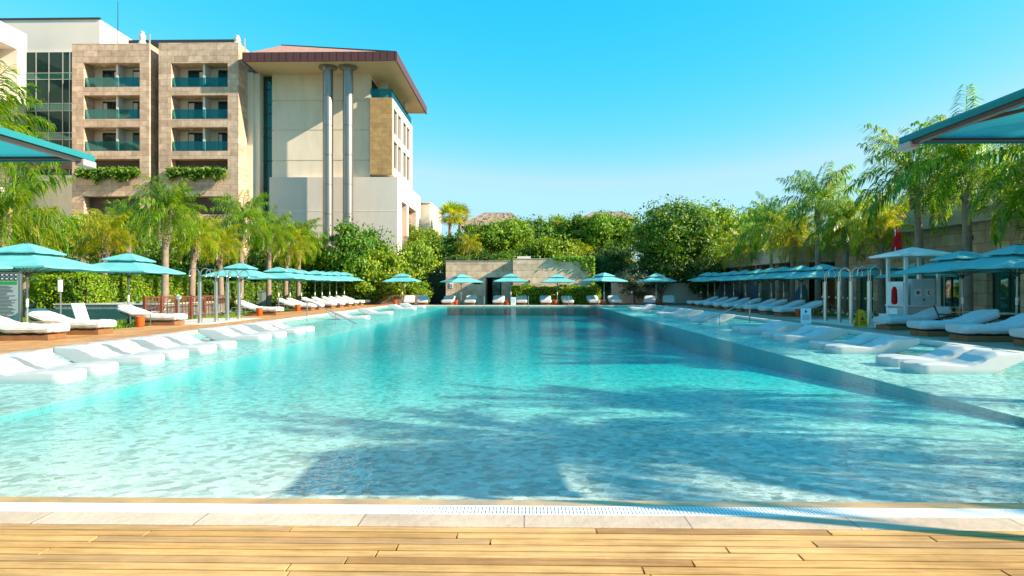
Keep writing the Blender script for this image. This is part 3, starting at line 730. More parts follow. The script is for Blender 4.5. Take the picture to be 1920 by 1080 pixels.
# --- hotel side row (x about -16)
UM.put((-16.1,25.7,0), 0, 'teal umbrella nearest the clipped hedge, standing alone before the rusty fence')
UM.put((-14.9,18.9,0), R(3), 'teal umbrella whose pole rises beside the tall information board')
UM.put((-15.7,15.9,0), R(-2), 'teal umbrella cut by the picture edge above the information board')
for i, Y in enumerate((36,41.7,43.7,46.0,48.9,50.7,52.7,54.6,57.0)):
    UM.put((-16.1,Y,0), R(random.uniform(-2,2)), ('teal umbrella directly behind the four curved shower posts on the hotel side' if i == 0 else
        f'teal umbrella, {ORD[i-1]} in the sunlit overlapping row beyond the hotel side showers'))
# --- hall side row
for i, Y in enumerate((35.6,38.5,41.0,43.0,45.3,48.0,50.8,53.0,55.7,57.9)):
    UM.put((16.5,Y,0), R(random.uniform(-2,2)), f'shaded teal umbrella, {ORD[i]} back in the dense row beyond the hall side showers')
for (x,y,l) in ((15.7,23.2,'teal umbrella touching the lifeguard stand with a sunlit patch on top'),
                (15.9,21.0,'teal umbrella with dark centre vent, second from the lifeguard stand'),
                (16.2,18.7,'teal umbrella at the picture edge, third from the lifeguard stand'),
                (20.4,37.1,'shaded teal umbrella close to the stone hall behind the curved showers'),
                (20.4,33.4,'shaded teal umbrella seen through the posts of the lifeguard stand')):
    UM.put((x,y,0), R(random.uniform(-2,2)), l)
# --- end deck row
for x,a,l in ((-10.9,0,'lone teal umbrella in front of the big bright shrubs at the pool end'),
              (-5.65,28,'turned teal umbrella in front of the pavilion sign'),
              (-1.2,0,'teal umbrella just beside the dark pavilion doorway'),
              (2.95,2,'teal umbrella in front of the clipped hedge below the sunlit screen wall'),
              (7.1,32,'tilted looking turned teal umbrella at the vine covered corner of the pavilion'),
              (11.75,0,'shaded teal umbrella before the round leafy tree at the pool end')):
    UM.put((x,57.2,0), R(a), l, .98)
# --- big canopies close to the camera
def big_canopy(x0, x1, y0, y1, z, rise, label):
    cx, cy = (x0+x1)/2, (y0+y1)/2
    root = tag(empty('large_parasol', (cx,cy,0)), label, 'parasol', 'large parasols beside the camera')
    X0,X1,Y0,Y1 = x0-cx,x1-cx,y0-cy,y1-cy
    zp = z+rise
    b = MB()
    n = 10; top = []; V = []; Q = []
    cs = [(X0,Y0),(X1,Y0),(X1,Y1),(X0,Y1)]
    for off, inset in ((.062,0),):
        base = len(V); m = 4*n; rows = 6
        for i in range(rows+1):
            u = i/rows
            for c in range(4):
                a, d = cs[c], cs[(c+1)%4]
                for k in range(n):
                    t = k/n; x = a[0]+(d[0]-a[0])*t; y = a[1]+(d[1]-a[1])*t
                    f = (1-u)*(1-inset*.3); sag = .03*math.sin(math.pi*t)*(4*u*(1-u))
                    V.append((x*f, y*f, z+off+(zp-z)*u-sag))
        for i in range(rows):
            for k in range(m):
                q = (base+i*m+k, base+i*m+(k+1)%m, base+(i+1)*m+(k+1)%m, base+(i+1)*m+k)
                Q.append(q if off > .08 else q[::-1])
    MB().add(V,Q).build('canopy', M['teal_big'], root, True)
    v = MB(); t = .012; zv = z+.005
    v.box(X0-t,X0,Y0-t,Y1+t,zv+.012,z+.066); v.box(X1,X1+t,Y0-t,Y1+t,zv+.012,z+.066); v.box(X0,X1,Y0-t,Y0,zv+.012,z+.066); v.box(X0,X1,Y1,Y1+t,zv+.012,z+.066)
    v.build('valance', M['teal_big'], root)
    fr = MB(); w = .05
    fr.box(X0+.003,X0+w,Y0+.003,Y1-.003,z-.015,z+.045); fr.box(X1-w,X1-.003,Y0+.003,Y1-.003,z-.015,z+.045); fr.box(X0+w+.001,X1-w-.001,Y0+.003,Y0+w,z+.03,z+.05); fr.box(X0+w+.001,X1-w-.001,Y1-w,Y1-.003,z+.03,z+.05)
    fr.build('frame', M['frame_dark'], root)
    for sx, sy in ((X0,Y0),(X1,Y0),(X1,Y1),(X0,Y1)):
        ix, iy = (1 if sx<0 else -1), (1 if sy<0 else -1)
        MB().box(sx-ix*.02, sx+ix*.06, sy-iy*.02, sy+iy*.14, z-.045, z+.012, .006).build('corner_cap', M['cap_grey'], root)
        MB().tube([(sx+ix*.05,sy+iy*.05,z+.06),(0,0,zp+.04)],.018,6).build('rib', M['frame_dark'], root)
    mx_ = (X1+.45) if cx > 0 else (X0-.45)
    my_ = 3.25-cy
    MB().tube([(mx_,my_,.09),(mx_,my_,zp+.30),(mx_*.8,my_*.8,zp+.42),(0,0,zp+.30)],[.06,.06,.05,.04],14).build('mast', M['frame_dark'], root, True)
    MB().tube([(0,0,zp-.06),(0,0,zp+.34)],.05,12).build('hub', M['frame_dark'], root, True)
    MB().box(mx_-.45,mx_+.45,my_-.45,my_+.45,.0,.09,.02).build('base_plate', M['pole_dark'], root)
big_canopy(3.0, 5.1, 3.65, 5.15, 2.63, .2, 'large teal parasol corner seen from below with a dark frame, over the palms')
big_canopy(-7.2, -3.72, 2.6, 5.45, 2.575, .3, 'large teal parasol corner seen from below with a pale end cap, over the hotel')

# ================================================================== LOUNGERS
def deck_lounger_proto():
    root = tag(empty('deck_lounger'), None, 'sun lounger', 'padded white sun loungers on the decks')
    L, W, T = 2.4, 1.0, .25
    def zc(x): # centre height of the mattress
        if x < 1.25: return .33
        t = (x-1.25)/1.15; return .33+.40*(t**1.25)
    V = []; F = []; n = 20; m = 26
    for i in range(m+1):
        u = i/m; x = L*u; e = min(1, min(u, 1-u)/.045+.0); sc = .80+.20*math.sin(min(1,e)*math.pi/2)
        dz = (zc(min(L,x+.02))-zc(max(0,x-.02)))/.04; nx_, nz_ = -dz/math.hypot(1,dz), 1/math.hypot(1,dz)
        for k in range(n):
            a = 2*math.pi*k/n; ca, sa = math.cos(a), math.sin(a)
            py = math.copysign(abs(ca)**.28, ca)*W/2*sc; pz = math.copysign(abs(sa)**.45, sa)*T/2*sc
            wob = .010*math.sin(x*9+py*5)+.008*math.sin(x*23-py*11)
            V.append((x+nx_*pz, py*(1+.01*math.sin(x*17)), zc(x)+nz_*pz+wob))
    for i in range(m):
        for k in range(n): F.append((i*n+k, (i+1)*n+k, (i+1)*n+(k+1)%n, i*n+(k+1)%n))
    F.append(tuple(range(n))); F.append(tuple(m*n+k for k in range(n-1,-1,-1)))
    mt = MB().add(V,F).build('mattress', M['mattress'], root, True)
    pp = MB()
    for s in (-1,1): pp.tube([(.05,s*.492,.335)]+[(x, s*.503, zc(x)-.02) for x in (.4,.8,1.2,1.5,1.8,2.1,2.32)],.012,5)
    pp.build('piping', M['piping'], mt)
    MB().tube([(1.22,-.47,.462),(1.22,0,.468),(1.22,.47,.462)],.014,5).build('seam', M['piping'], mt)
    b = MB().box(.12,1.75,-.42,.42,0.0,.16,.01)
    b.build('plinth', M['plinth'], root)
    b = MB()
    for s in (-1,1): b.tube([(1.3,s*.36,.17),(2.3,s*.36,.52)],.022,6).tube([(2.0,s*.36,.40),(1.9,s*.36,.0)],.02,6)
    b.tube([(2.25,-.36,.50),(2.25,.36,.50)],.02,6)
    b.build('back_frame', M['frame_dark'], root)
    return Proto(root)
DL = deck_lounger_proto()
H = math.pi
for x,y,a,l in ((-13.55,18.5,H+.10,'white padded lounger closest to the information board, cut by the picture edge'),
              (-13.6,20.75,H+.08,'white padded lounger behind the low side table, beside the sign post'),
              (-13.9,25.8,H+.05,'white padded lounger in front of the rusty fence with an orange bucket'),
              (-13.5,35.3,H,'white padded lounger just beyond the four hotel side showers')):
    DL.put((x,y,0),a,l)
for i,(y) in enumerate((42.3,43.9,46.8,49.0,51.4,53.2,55.2,57.2)):
    DL.put((-13.9,y,0),H+random.uniform(-.05,.05),f'sunlit white padded lounger, {ORD[i]} in the row under the hotel side umbrellas')
for i,y in enumerate((34.4,36.5,39.0,40.7,43.2,45.3,47.8,50.2,52.6)):
    DL.put((13.4,y,0),random.uniform(-.06,.04)+.06,f'bluish shaded padded lounger, {ORD[i]} back in the row beyond the hall side showers')
for x,y,a,l in ((12.9,23.5,.06,'shaded padded lounger right in front of the lifeguard stand'),
              (12.35,20.5,.02,'padded lounger with one sunlit half, second from the lifeguard stand'),
              (12.3,18.55,-.02,'padded lounger on an orange lit plinth, third from the lifeguard stand'),
              (12.75,16.7,-.03,'padded lounger cut by the picture edge behind a dark slatted chair')):
    DL.put((x,y,0),a,l)
FAR = (('-10.15','blue shaded lounger facing the pool, first from the corner shrubs'),('-8.95','blue shaded lounger facing the pool, second from the corner shrubs'),
       ('-6.8','end deck lounger with a white towel corner, below the pavilion sign'),('-4.8','end deck lounger between the turned umbrella and the pavilion doorway'),
       ('-2.3','end deck lounger directly in front of the dark pavilion doorway'),('-0.25','end deck lounger partly behind the white notice board'),
       ('1.9','end deck lounger in front of the clipped hedge beside its first red bucket'),('3.85','end deck lounger half sunlit behind a thin chrome pool post'),
       ('6.15','end deck lounger with white top at the end of the clipped hedge'),('8.05','blue end deck lounger beside the turned umbrella by the vine corner'),
       ('10.9','blue end deck lounger left of the shaded umbrella by the round tree'),('12.6','blue end deck lounger by the pale trunk of the round tree'))
for i,(x,l) in enumerate(FAR):
    DL.put((float(x),56.0,0), R(90)+(R(8) if i < 2 else R(-12) if i > 9 else 0), l)

def water_lounger_proto():
    L, W, n, m = 2.05, .74, 18, 34
    def top(u):
        k = [(0,.150),(.06,.160),(.2,.168),(.34,.142),(.46,.122),(.56,.185),(.66,.305),(.74,.375),(.84,.36),(1,.345)]
        for (a,p),(b,q) in zip(k[:-1],k[1:]):
            if a <= u <= b:
                t = (u-a)/(b-a); t = t*t*(3-2*t); return p+(q-p)*t
        return k[-1][1]
    def bot(u): return -.10 if u < .70 else -.10+.30*((u-.70)/.30)**1.0
    V=[];F=[]; n = 24; us = [0,.006,.02,.045,.08]+[.08+.87*i/26 for i in range(1,27)]+[.975,.99,.997,1.0]; m = len(us)-1
    for u in us:
        x = L*u; e = min(1, u/.08); q = math.sqrt(max(0,1-(1-e)**2)); e2 = min(1,(1-u)/.02); q2 = .93+.07*math.sqrt(max(0,1-(1-e2)**2))
        w = W*(.93+.07*math.sin(u*math.pi))*(.30+.70*q)*q2
        z1, z0 = top(u), bot(u); h = z1-z0; z1 -= (1-q)*.04+(1-q2)*.15; 
        r = .022
        for k in range(n):        # rounded-box section : flat slightly dished top, near-vertical sides
            a = 2*math.pi*(k+.5)/n; ca, sa = math.cos(a), math.sin(a); mx = max(abs(ca),abs(sa))
            yy, zz = ca/mx, sa/mx
            cr = min(abs(yy),abs(zz)); rr = 1-.055*max(0,(cr-.62)/.38)**2
            yy *= w/2*(rr if abs(yy)>=.999 else 1); 
            z = (z1+z0)/2+zz*h/2*(1-.16*max(0,(abs(ca/mx)-.72)/.28)**2*(1 if sa>0 else .3))
            if sa > 0 and abs(sa) >= abs(ca): z -= .022*(1-(2*yy/w)**2)
            V.append((x, yy, z))
    for i in range(m):
        for k in range(n): F.append((i*n+k, (i+1)*n+k, (i+1)*n+(k+1)%n, i*n+(k+1)%n))
    F.append(tuple(range(n))); F.append(tuple(m*n+k for k in range(n-1,-1,-1)))
    o = MB().add(V,F).build('pool_lounger', M['white_resin'], None, True)
    return Proto(tag(o, None, 'pool lounger', 'moulded white loungers standing in the shallow ledge water'))
WL = water_lounger_proto()
ZL = -.06
pairs = [(10.95,11.95),(13.5,14.5),(15.75,16.85),(19.4,20.6),(22.2,23.4)]
names = ['first','second','third','fourth','fifth']
for i,(a,b) in enumerate(pairs):
    for y, q in ((a,'near'),(b,'far')):
        WL.put((-7.75+random.uniform(-.05,.05),y,ZL),H+random.uniform(-.03,.03),f'{q} one of the {names[i]} pair of white pool loungers on the sunlit hotel side ledge')
for y,l in ((32.8,'white pool lounger just past the hotel side handrail, alone on the ledge'),(38.6,'second single white pool lounger past the hotel side handrail'),
            (47.0,'third white pool lounger past the hotel side handrail, near the corner'),(51.5,'white pool lounger nearest the end deck on the hotel side ledge')):
    WL.put((-7.95,y,ZL),H+R(2),l)
for y,x,l in ((12.45,7.35,'white edged pool lounger closest on the shaded hall side ledge'),(13.55,7.45,'pale blue pool lounger tucked behind the closest one on the hall side ledge'),
            (16.1,7.55,'near one of the pale pool lounger pair below the lifeguard stand'),(17.1,7.6,'far one of the pale pool lounger pair below the lifeguard stand'),
            (19.6,7.6,'near one of the pale pool lounger pair before the yellow floor sign'),(20.6,7.65,'far one of the pale pool lounger pair before the yellow floor sign'),
            (22.6,7.6,'near one of the sunlit pool lounger pair before the folding notice stand'),(23.6,7.65,'far one of the sunlit pool lounger pair before the folding notice stand')):
    WL.put((x,y,ZL),R(random.uniform(-2,2)),l)
for i,y in enumerate((30.2,32.3,35.5,37.9,41.2,48.0)):
    WL.put((7.75,y,ZL),R(random.uniform(-2,2)+1),f'pale blue pool lounger, {ORD[i]} beyond the hall side handrail on the ledge')

# ================================================================== TABLES, BUCKETS
def table_proto(name, mat_t, mat_l, cat, group):
    root = tag(empty(name), None, cat, group)
    MB().box(-.28,.28,-.28,.28,.42,.455,.006).build('tabletop', mat_t, root)
    for sx in (-1,1):
        for sy in (-1,1): MB().box(sx*.25-.013,sx*.25+.013,sy*.25-.013,sy*.25+.013,0,.419).build('leg', mat_l, root)
    return Proto(root)
TB = table_proto('side_table', M['table_wood'], M['pole'], 'side table', 'small square side tables between loungers')
for x,y,l in ((-14.95,19.6,'small square side table between the two loungers nearest the information board'),(-15.1,24.9,'slim side table beside the orange bucket at the rusty fence lounger'),
              (-15.4,34.2,'slim side table at the lounger just beyond the hotel side showers'),(-15.6,40.9,'slim side table at the start of the sunlit umbrella row'),
              (-15.3,45.4,'side table between sunlit loungers in the hotel side row'),(-15.3,48.0,'side table behind the middle loungers of the hotel side row'),
              (-15.3,52.3,'side table towards the far end of the hotel side row')):
    TB.put((x,y,0),0,l)
for x,y,l in ((15.0,33.2,'dark slim side table standing free at the first shaded lounger beyond the showers'),(14.9,35.5,'dark side table between first and second shaded loungers'),
              (14.9,38.0,'dark side table between second and third shaded loungers'),(14.9,42.0,'dark side table midway along the shaded lounger row'),
              (14.9,46.6,'dark side table far along the shaded lounger row'),(14.9,49.0,'dark side table near the far end of the shaded lounger row'),
              (14.6,19.3,'dark low table on the lounger pair at the umbrella pole'),
              (6.95,57.0,'thin framed table around a red bucket under the vine corner umbrella'),(11.7,57.0,'thin framed table under the shaded umbrella by the round tree'),(2.75,57.0,'thin framed table around a red bucket before the clipped hedge')):
    TB.put((x,y,0),0,l)
bk = empty('waste_bucket'); tag(bk, None, 'bucket', 'small buckets beside the loungers')
MB().lathe([(.13,0),(.14,.01),(.175,.40),(.19,.40),(.19,.42),(.165,.42),(.16,.39)],18).build('body', M['orange'], bk, True)
MB().tube([(.19*math.cos(t),.0,.40-.1*math.sin(t)) for t in [math.pi*k/8 for k in range(9)]],.006,5).build('handle', M['steel'], bk)
BK = Proto(bk)
for x,y,l in ((-14.75,24.3,'orange bucket on the deck edge by the rusty fence lounger'),(-14.3,34.3,'orange bucket beside the lounger beyond the hotel side showers'),
              (-14.6,41.0,'orange bucket at the first lounger of the sunlit umbrella row'),(14.2,33.4,'orange bucket behind the folding notice stand'),
              (-6.05,56.6,'orange bucket by the turned umbrella before the pavilion'),(-1.5,56.6,'reddish bucket beside the white notice board'),
              (2.75,56.75,'red bucket in a table frame before the clipped hedge'),(6.95,56.75,'red bucket inside the thin table frame by the vine corner'),
              (11.95,56.75,'dark red bucket under the shaded umbrella by the round tree'),(-11.5,56.8,'brown red bucket by the umbrella in front of the big shrubs'),
              (14.3,18.0,'orange bucket beneath the dark slatted chair'),(-15.0,20.2,'orange bucket top showing behind the low table near the information board')):
    BK.put((x,y,0),0,l)
# slatted dark chairs
ch = empty('slatted_chair'); tag(ch, None, 'chair', 'dark slatted chairs by the shaded loungers')
for k in range(6): MB().box(-.24,.24,-.25+k*.085,-.25+k*.085+.06,.40,.42).build('seat_slat', M['frame_dark'], ch)
for k in range(5):
    z = .47+k*.085; y = .27+.05*k*.5; MB().box(-.24,.24,y,y+.02,z,z+.055).build('back_slat', M['frame_dark'], ch)
for s in (-1,1):
    MB().tube([(s*.26,-.28,0),(s*.26,-.18,.41),(s*.26,.26,.41)],.018,6).tube([(s*.26,.34,0),(s*.26,.24,.41),(s*.26,.42,.92)],.018,6).build('leg', M['frame_dark'], ch)
    MB().tube([(s*.29,-.24,.60),(s*.29,.33,.62)],.018,6).tube([(s*.29,-.22,.41),(s*.29,-.24,.60)],.015,6).build('armrest', M['frame_dark'], ch)
CHP = Proto(ch)
for x,y,a,l in ((14.15,21.6,R(60),'low dark slatted chair between the two loungers by the lifeguard stand'),(14.0,16.9,R(75),'dark slatted chair beside the orange bucket at the picture edge'),(15.0,17.0,R(70),'second dark slatted chair, cut by the picture edge')):
    CHP.put((x,y,0),a,l)
# beige reclining chair and white leaning panel behind the hotel side deck
fc = tag(empty('folding_chair',(-16.9,29.2,0),R(-60)), 'pale beige folding chair behind the rusty fence', 'chair')
MB().box(-.28,.28,-.3,.25,.40,.44,.01).build('seat', M['sign_white'], fc)
o = MB().add([(-.28,.24,.45),(.28,.24,.45),(.28,.50,1.05),(-.28,.50,1.05),(-.28,.28,.43),(.28,.28,.43),(.28,.54,1.03),(-.28,.54,1.03)],[(0,1,2,3),(7,6,5,4),(0,4,5,1),(1,5,6,2),(2,6,7,3),(3,7,4,0)]).build('backrest', M['plaster'], fc)
for s in (-1,1): MB().tube([(s*.27,-.3,.4),(s*.27,.35,0)],.015,6).build('leg', M['pole'], fc); MB().tube([(s*.27,.3,.44),(s*.27,-.3,0)],.015,6).build('leg', M['pole'], fc)
lp = tag(empty('low_chair',(-15.9,22.8,0),R(75)), 'white low chair back leaning behind the second lounger on the lawn edge', 'chair')
MB().add([(-.25,.0,.30),(.25,0,.30),(.25,.28,.95),(-.25,.28,.95),(-.25,.05,.28),(.25,.05,.28),(.25,.33,.93),(-.25,.33,.93)],[(0,1,2,3),(7,6,5,4),(0,4,5,1),(1,5,6,2),(2,6,7,3),(3,7,4,0)]).build('backrest', M['paint_white'], lp)
MB().box(-.25,.25,-.5,.0,.26,.30).build('seat', M['paint_white'], lp)
for s in (-1,1): MB().tube([(s*.22,-.45,0),(s*.22,-.45,.27)],.015,6).tube([(s*.22,.1,0),(s*.22,.0,.3)],.015,6).build('leg', M['pole'], lp)

# ================================================================== SHOWERS
sh = empty('shower_post'); tag(sh, None, 'shower', 'steel double shower posts')
MB().lathe([(.13,0),(.13,.015),(.085,.02),(.085,1.76),(.06,1.78),(.02,1.785)],18).build('column', M['steel'], sh, True)
for s in (-1,1):
    pts = [(s*.035,0,1.76),(s*.035,0,2.12)]+[(s*(.035+.21-.21*math.cos(t)),0,2.12+.21*math.sin(t)) for t in [math.pi*k/10 for k in range(1,11)]]+[(s*.455,0,2.06)]
    g = MB().tube(pts,.019,8).build('gooseneck', M['steel'], sh, True)
    MB().lathe([(.02,0),(.035,-.02),(.05,-.05),(.05,-.06)],12,(s*.455,0,2.06)).build('shower_head', M['steel'], g, True)
    MB().tube([(s*.08,0,1.08),(s*.17,0,1.08)],.016,8).tube([(s*.16,0,1.03),(s*.16,0,1.13)],.012,6).build('tap', M['steel'], sh, True)
    MB().tube([(s*.08,0,.42),(s*.18,0,.42),(s*.18,0,.37)],.014,8).tube([(s*.14,-.0,.42),(s*.14,-.0,.49)],.012,6).build('foot_tap', M['steel'], sh, True)
SH = Proto(sh)
sheet('shower_paving', M['coping'], -15.9, -12.9, 25.9, 31.6, .006)
sheet('shower_paving', M['coping'], 12.7, 15.4, 24.4, 30.6, .006)
L4 = ('closest to the camera','second','third','farthest')
for i,(x,y) in enumerate(((-13.76,26.9),(-13.6,28.0),(-13.7,29.3),(-13.7,30.5))):
    SH.put((x,y,.004),0,(f'steel shower post {L4[i]} of the four on the hotel side' if i in (0,3) else f'steel shower post, {L4[i]} from the near end of the four on the hotel side'))
for i,(x,y) in enumerate(((13.6,25.5),(13.5,26.7),(13.7,28.1),(13.8,29.6))):
    SH.put((x,y,.004),0,(f'steel shower post {L4[i]} of the four on the hall side' if i in (0,3) else f'steel shower post, {L4[i]} from the near end of the four on the hall side'))

# ================================================================== LIFEGUARD STAND
lg = tag(empty('lifeguard_stand',(15.35,25.6,0)), 'white wooden lifeguard stand with peaked roof, steps and first aid cabinet', 'lifeguard stand')
for x in (-.62,.62):
    for y in (-.6,.6): MB().box(x-.055,x+.055,y-.055,y+.055,.0,2.72).build('post', M['paint_white'], lg)
rf = MB(); a = 1.12
rf.add([(-a,-a,2.72),(a,-a,2.72),(a,a,2.72),(-a,a,2.72),(-a,-a,2.79),(a,-a,2.79),(a,a,2.79),(-a,a,2.79),(0,0,3.12)],[(0,3,2,1),(0,1,5,4),(1,2,6,5),(2,3,7,6),(3,0,4,7),(4,5,8),(5,6,8),(6,7,8),(7,4,8)])
rf.build('roof', M['paint_white'], lg)
MB().box(-.565,.565,-.55,.66,.0,.78).build('base', plain('pinkish_white_panel',(.66,.56,.54),.5,0,.05), lg)
MB().box(-.7,.7,-.66,.7,.783,.84,.01).build('platform', M['paint_white'], lg)
cb = MB().box(-.40,.52,-.58,-.12,.843,1.85,.01).build('cabinet', M['paint_white'], lg)
for s in (0,1):
    x0 = -.38+s*.445
    d = MB().box(x0,x0+.435,-.612,-.584,.87,1.82,.004).build('cabinet_door', M['paint_grey'], lg)
    MB().box(x0+.08,x0+.35,-.622,-.613,1.18,1.46).build('sign_plate', M['sign_white'], d)
    cx = x0+.215
    if s == 0:
        MB().box(cx-.025,cx+.025,-.632,-.623,1.24,1.40).box(cx-.08,cx-.0255,-.632,-.623,1.295,1.345).box(cx+.0255,cx+.08,-.632,-.623,1.295,1.345).build('red_cross', M['red_mark'], d)
    else:
        V=[];n=20
        for k in range(n+1):
            t = math.pi*.22+ (2*math.pi-2*math.pi*.22)*k/n
            V.append((cx+.01+.075*math.cos(t+math.pi)*-1*-1, .0, 1.32+.075*math.sin(t)))
        out=[];inn=[]
        for k in range(n+1):
            t = math.pi*.2+2*math.pi*.8*k/n*1.0
            out.append((cx+.08*math.cos(t),1.32+.08*math.sin(t)))
            e = abs(2*k/n-1); th = .042*(1-e**2)
            inn.append((cx+.012*0+(.08-th)*math.cos(t),1.32+(.08-th)*math.sin(t)))
        b=MB(); vs=[(x,-.632,z) for x,z in out]+[(x,-.632,z) for x,z in inn]+[(x,-.623,z) for x,z in out]+[(x,-.623,z) for x,z in inn]
        q=n+1; b.add(vs,[(k,k+1,q+k+1,q+k) for k in range(n)]+[(2*q+k,2*q+k+1,k+1,k) for k in range(n)]+[(q+k,q+k+1,3*q+k+1,3*q+k) for k in range(n)])
        b.build('red_crescent', M['red_mark'], d)
    MB().tube([(cx+(.19 if s==0 else -.19),-.63,1.0),(cx+(.19 if s==0 else -.19),-.63,1.1)],.012,6).build('door_handle', M['black'], d)
for k in range(3):
    MB().box(-1.62+k*.33,-1.62+(k+1)*.33-.002,-.62,.05,.0,.27+k*.22).build('step', M['paint_white'], lg)
MB().box(-.72,-.69,-.58,.5,.845,1.75).box(-.69,-.63,-.64,-.60,1.2,1.75).build('side_panel', M['paint_white'], lg)
rb = MB()
for z in (1.15,1.45): rb.tube([(.62,-.66,z),(.62,.6,z)],.02,6)
rb.tube([(-.62,.6,1.3),(.62,.6,1.3)],.02,6)
rb.build('rail', M['paint_white'], lg)
MB().tube([(.64,-.62,.55),(1.9,-.62,.58)],.02,8).build('rail_arm', M['paint_white'], lg)
tag(MB().lathe([(.02,0),(.09,.03),(.11,.1),(.10,.55),(.06,.66),(.02,.7)],14).build('rescue_float', M['flag'], None, True, (14.35,25.1,.86)), 'red rescue float hanging at the step side of the lifeguard stand', 'rescue float')
t_ = MB(); n=24
pts=[(.30*math.cos(2*math.pi*k/n),0,.30*math.sin(2*math.pi*k/n)) for k in range(n+1)]
t_.tube(pts,.06,10,False)
lr = t_.build('life_ring', plain('orange_ring',(.62,.11,.02),.5), None, True, (15.5,24.93,.22)); lr.rotation_euler=(R(62),0,R(8)); lr.scale=(1.3,1.3,1)
tag(lr, 'orange life ring lying against the base of the lifeguard stand', 'life ring')
fl = tag(empty('red_flag',(14.95,26.1,2.8)), 'tall limp red flag on a short pole at the lifeguard stand roof', 'flag')
MB().tube([(0,0,-.05),(0,0,1.05)],.02,8).build('flagpole', M['paint_white'], fl, True)
V=[];F=[];nz_,nn=10,10
for i in range(nz_+1):
    z=1.0-.86*i/nz_; w=.26+.14*(i/nz_)
    for k in range(nn+1):
        u=k/nn; V.append((-.04+u*w-.16*(i/nz_)**2, -.03+.05*math.sin(u*9+i*.5)*(.4+.6*i/nz_), z-.10*u*(i/nz_)))
for i in range(nz_):
    for k in range(nn): a=i*(nn+1)+k; F.append((a,a+1,a+nn+2,a+nn+1))
V2=[(x,y+.008,z) for x,y,z in V]; q=len(V)
MB().add(V+V2, F+[(d+q,c+q,b+q,a+q) for a,b,c,d in F]).build('flag_cloth', M['flag'], fl, True)
rk = tag(empty('hanging_rack',(16.75,25.4,0)), 'thin white metal frame with life jackets beside the lifeguard stand', 'rack')
MB().tube([(-.3,0,0),(-.3,0,1.95),(.32,0,1.95),(.32,0,0)],.016,8).build('frame', M['paint_white'], rk)
MB().tube([(-.3,0,.75),(.32,0,.75)],.014,8).build('rail', M['paint_white'], rk)
for k in range(6):
    x=-.2+k*.1; MB().box(x,x+.07,-.12,.12,.38,.72,.02).build('life_jacket', [M['red'],M['orange'],M['black'],M['yellow'],M['plaster'],M['red']][k], rk)

# ================================================================== SIGNS, RAILS, SMALL THINGS
wf = tag(empty('floor_sign',(12.95,24.9,.004),R(8)), 'yellow wet floor stand sign before the shower posts', 'sign')
for s in (-1,1):
    b=MB(); w0,w1=.20,.13
    b.add([(-w0,s*.16,0),(w0,s*.16,0),(w1,s*.02,.62),(-w1,s*.02,.62),(-w0,s*.16-.015,0),(w0,s*.16-.015,0),(w1,s*.02-.015,.62),(-w1,s*.02-.015,.62)],[(0,3,2,1),(4,5,6,7),(0,1,5,4),(1,2,6,5),(2,3,7,6),(3,0,4,7)])
    b.build('panel', M['yellow'], wf)
MB().box(-.10,.10,-.03,.03,.6,.66,.01).build('handle', M['yellow'], wf)
sl_=lambda z: -.16+.14*z/.62-.02
b=MB()
def onface(x0,x1,z0,z1,yo=-.006):
    b.add([(x0,sl_(z0)+yo,z0),(x1,sl_(z0)+yo,z0),(x1,sl_(z1)+yo,z1),(x0,sl_(z1)+yo,z1)],[(0,1,2,3)])
b.add([(-.09,sl_(.27)-.006,.27),(.09,sl_(.27)-.006,.27),(0,sl_(.43)-.006,.43)],[(0,1,2)])
b.add([(-.1,sl_(.49)-.006,.49),(.1,sl_(.49)-.006,.49),(.1,sl_(.51)-.006,.51),(-.1,sl_(.51)-.006,.51)],[(0,1,2,3)])
for z in (.10,.15,.2): onface(-.12,.12,z,z+.022)
b.build('warning_mark', M['red'], wf)
ns = tag(empty('notice_stand',(11.95,27.4,0),R(-22)), 'white folding notice stand beside the hall side handrail', 'sign')
for s in (-1,1):
    MB().add([(-.28,s*.3,0),(.28,s*.3,0),(.28,s*.02,.98),(-.28,s*.02,.98),(-.28,s*.3-.025,0),(.28,s*.3-.025,0),(.28,s*.02-.025,.98),(-.28,s*.02-.025,.98)],[(0,3,2,1),(4,5,6,7),(0,1,5,4),(1,2,6,5),(2,3,7,6),(3,0,4,7)]).build('panel', M['sign_white'], ns)
MB().box(-.28,.28,-.04,.03,.96,1.0,.01).build('hinge', M['black'], ns)
b=MB()
sf=lambda z: -.3+.28*z/.98-.03
def nf(x0,x1,z0,z1): b.add([(x0,sf(z0)-.004,z0),(x1,sf(z0)-.004,z0),(x1,sf(z1)-.004,z1),(x0,sf(z1)-.004,z1)],[(0,1,2,3)])
nf(-.05,.02,.68,.84); nf(.02,.08,.72,.78); nf(-.02,.03,.85,.9)
for z in (.25,.32,.39,.46,.53): nf(-.2,.2,z,z+.02)
b.build('pictogram', M['black'], ns); ns.scale = (.72,.72,.66)
nb = tag(empty('notice_board',(-.95,55.3,.025)), 'white upright notice board at the pool end in front of a lounger', 'sign')
MB().box(-.24,.24,-.03,.03,.0,1.02,.01).build('panel', M['sign_white'], nb)
b=MB().box(-.16,-.04,-.04,-.031,.72,.86).box(.04,.16,-.04,-.031,.72,.86)
for z in (.3,.4,.5,.6): b.box(-.18,.18,-.04,-.031,z,z+.02)
b.build('pictogram', M['sign_grey'], nb); nb.scale = (.9,1,.66)
def handrail(x, y, d, label):
    r = tag(empty('handrail',(x,y,0)), label, 'handrail')
    MB().tube([(0,0,0),(0,0,.84),(d*.06,0,.90),(d*.14,0,.90),(d*2.0,0,.02),(d*2.25,0,-.1)],.024,10).build('rail', M['steel_grey'], r, True)
    MB().tube([(d*1.28,0,-.2),(d*1.28,0,.36)],.018,8).build('post', M['steel_grey'], r, True)
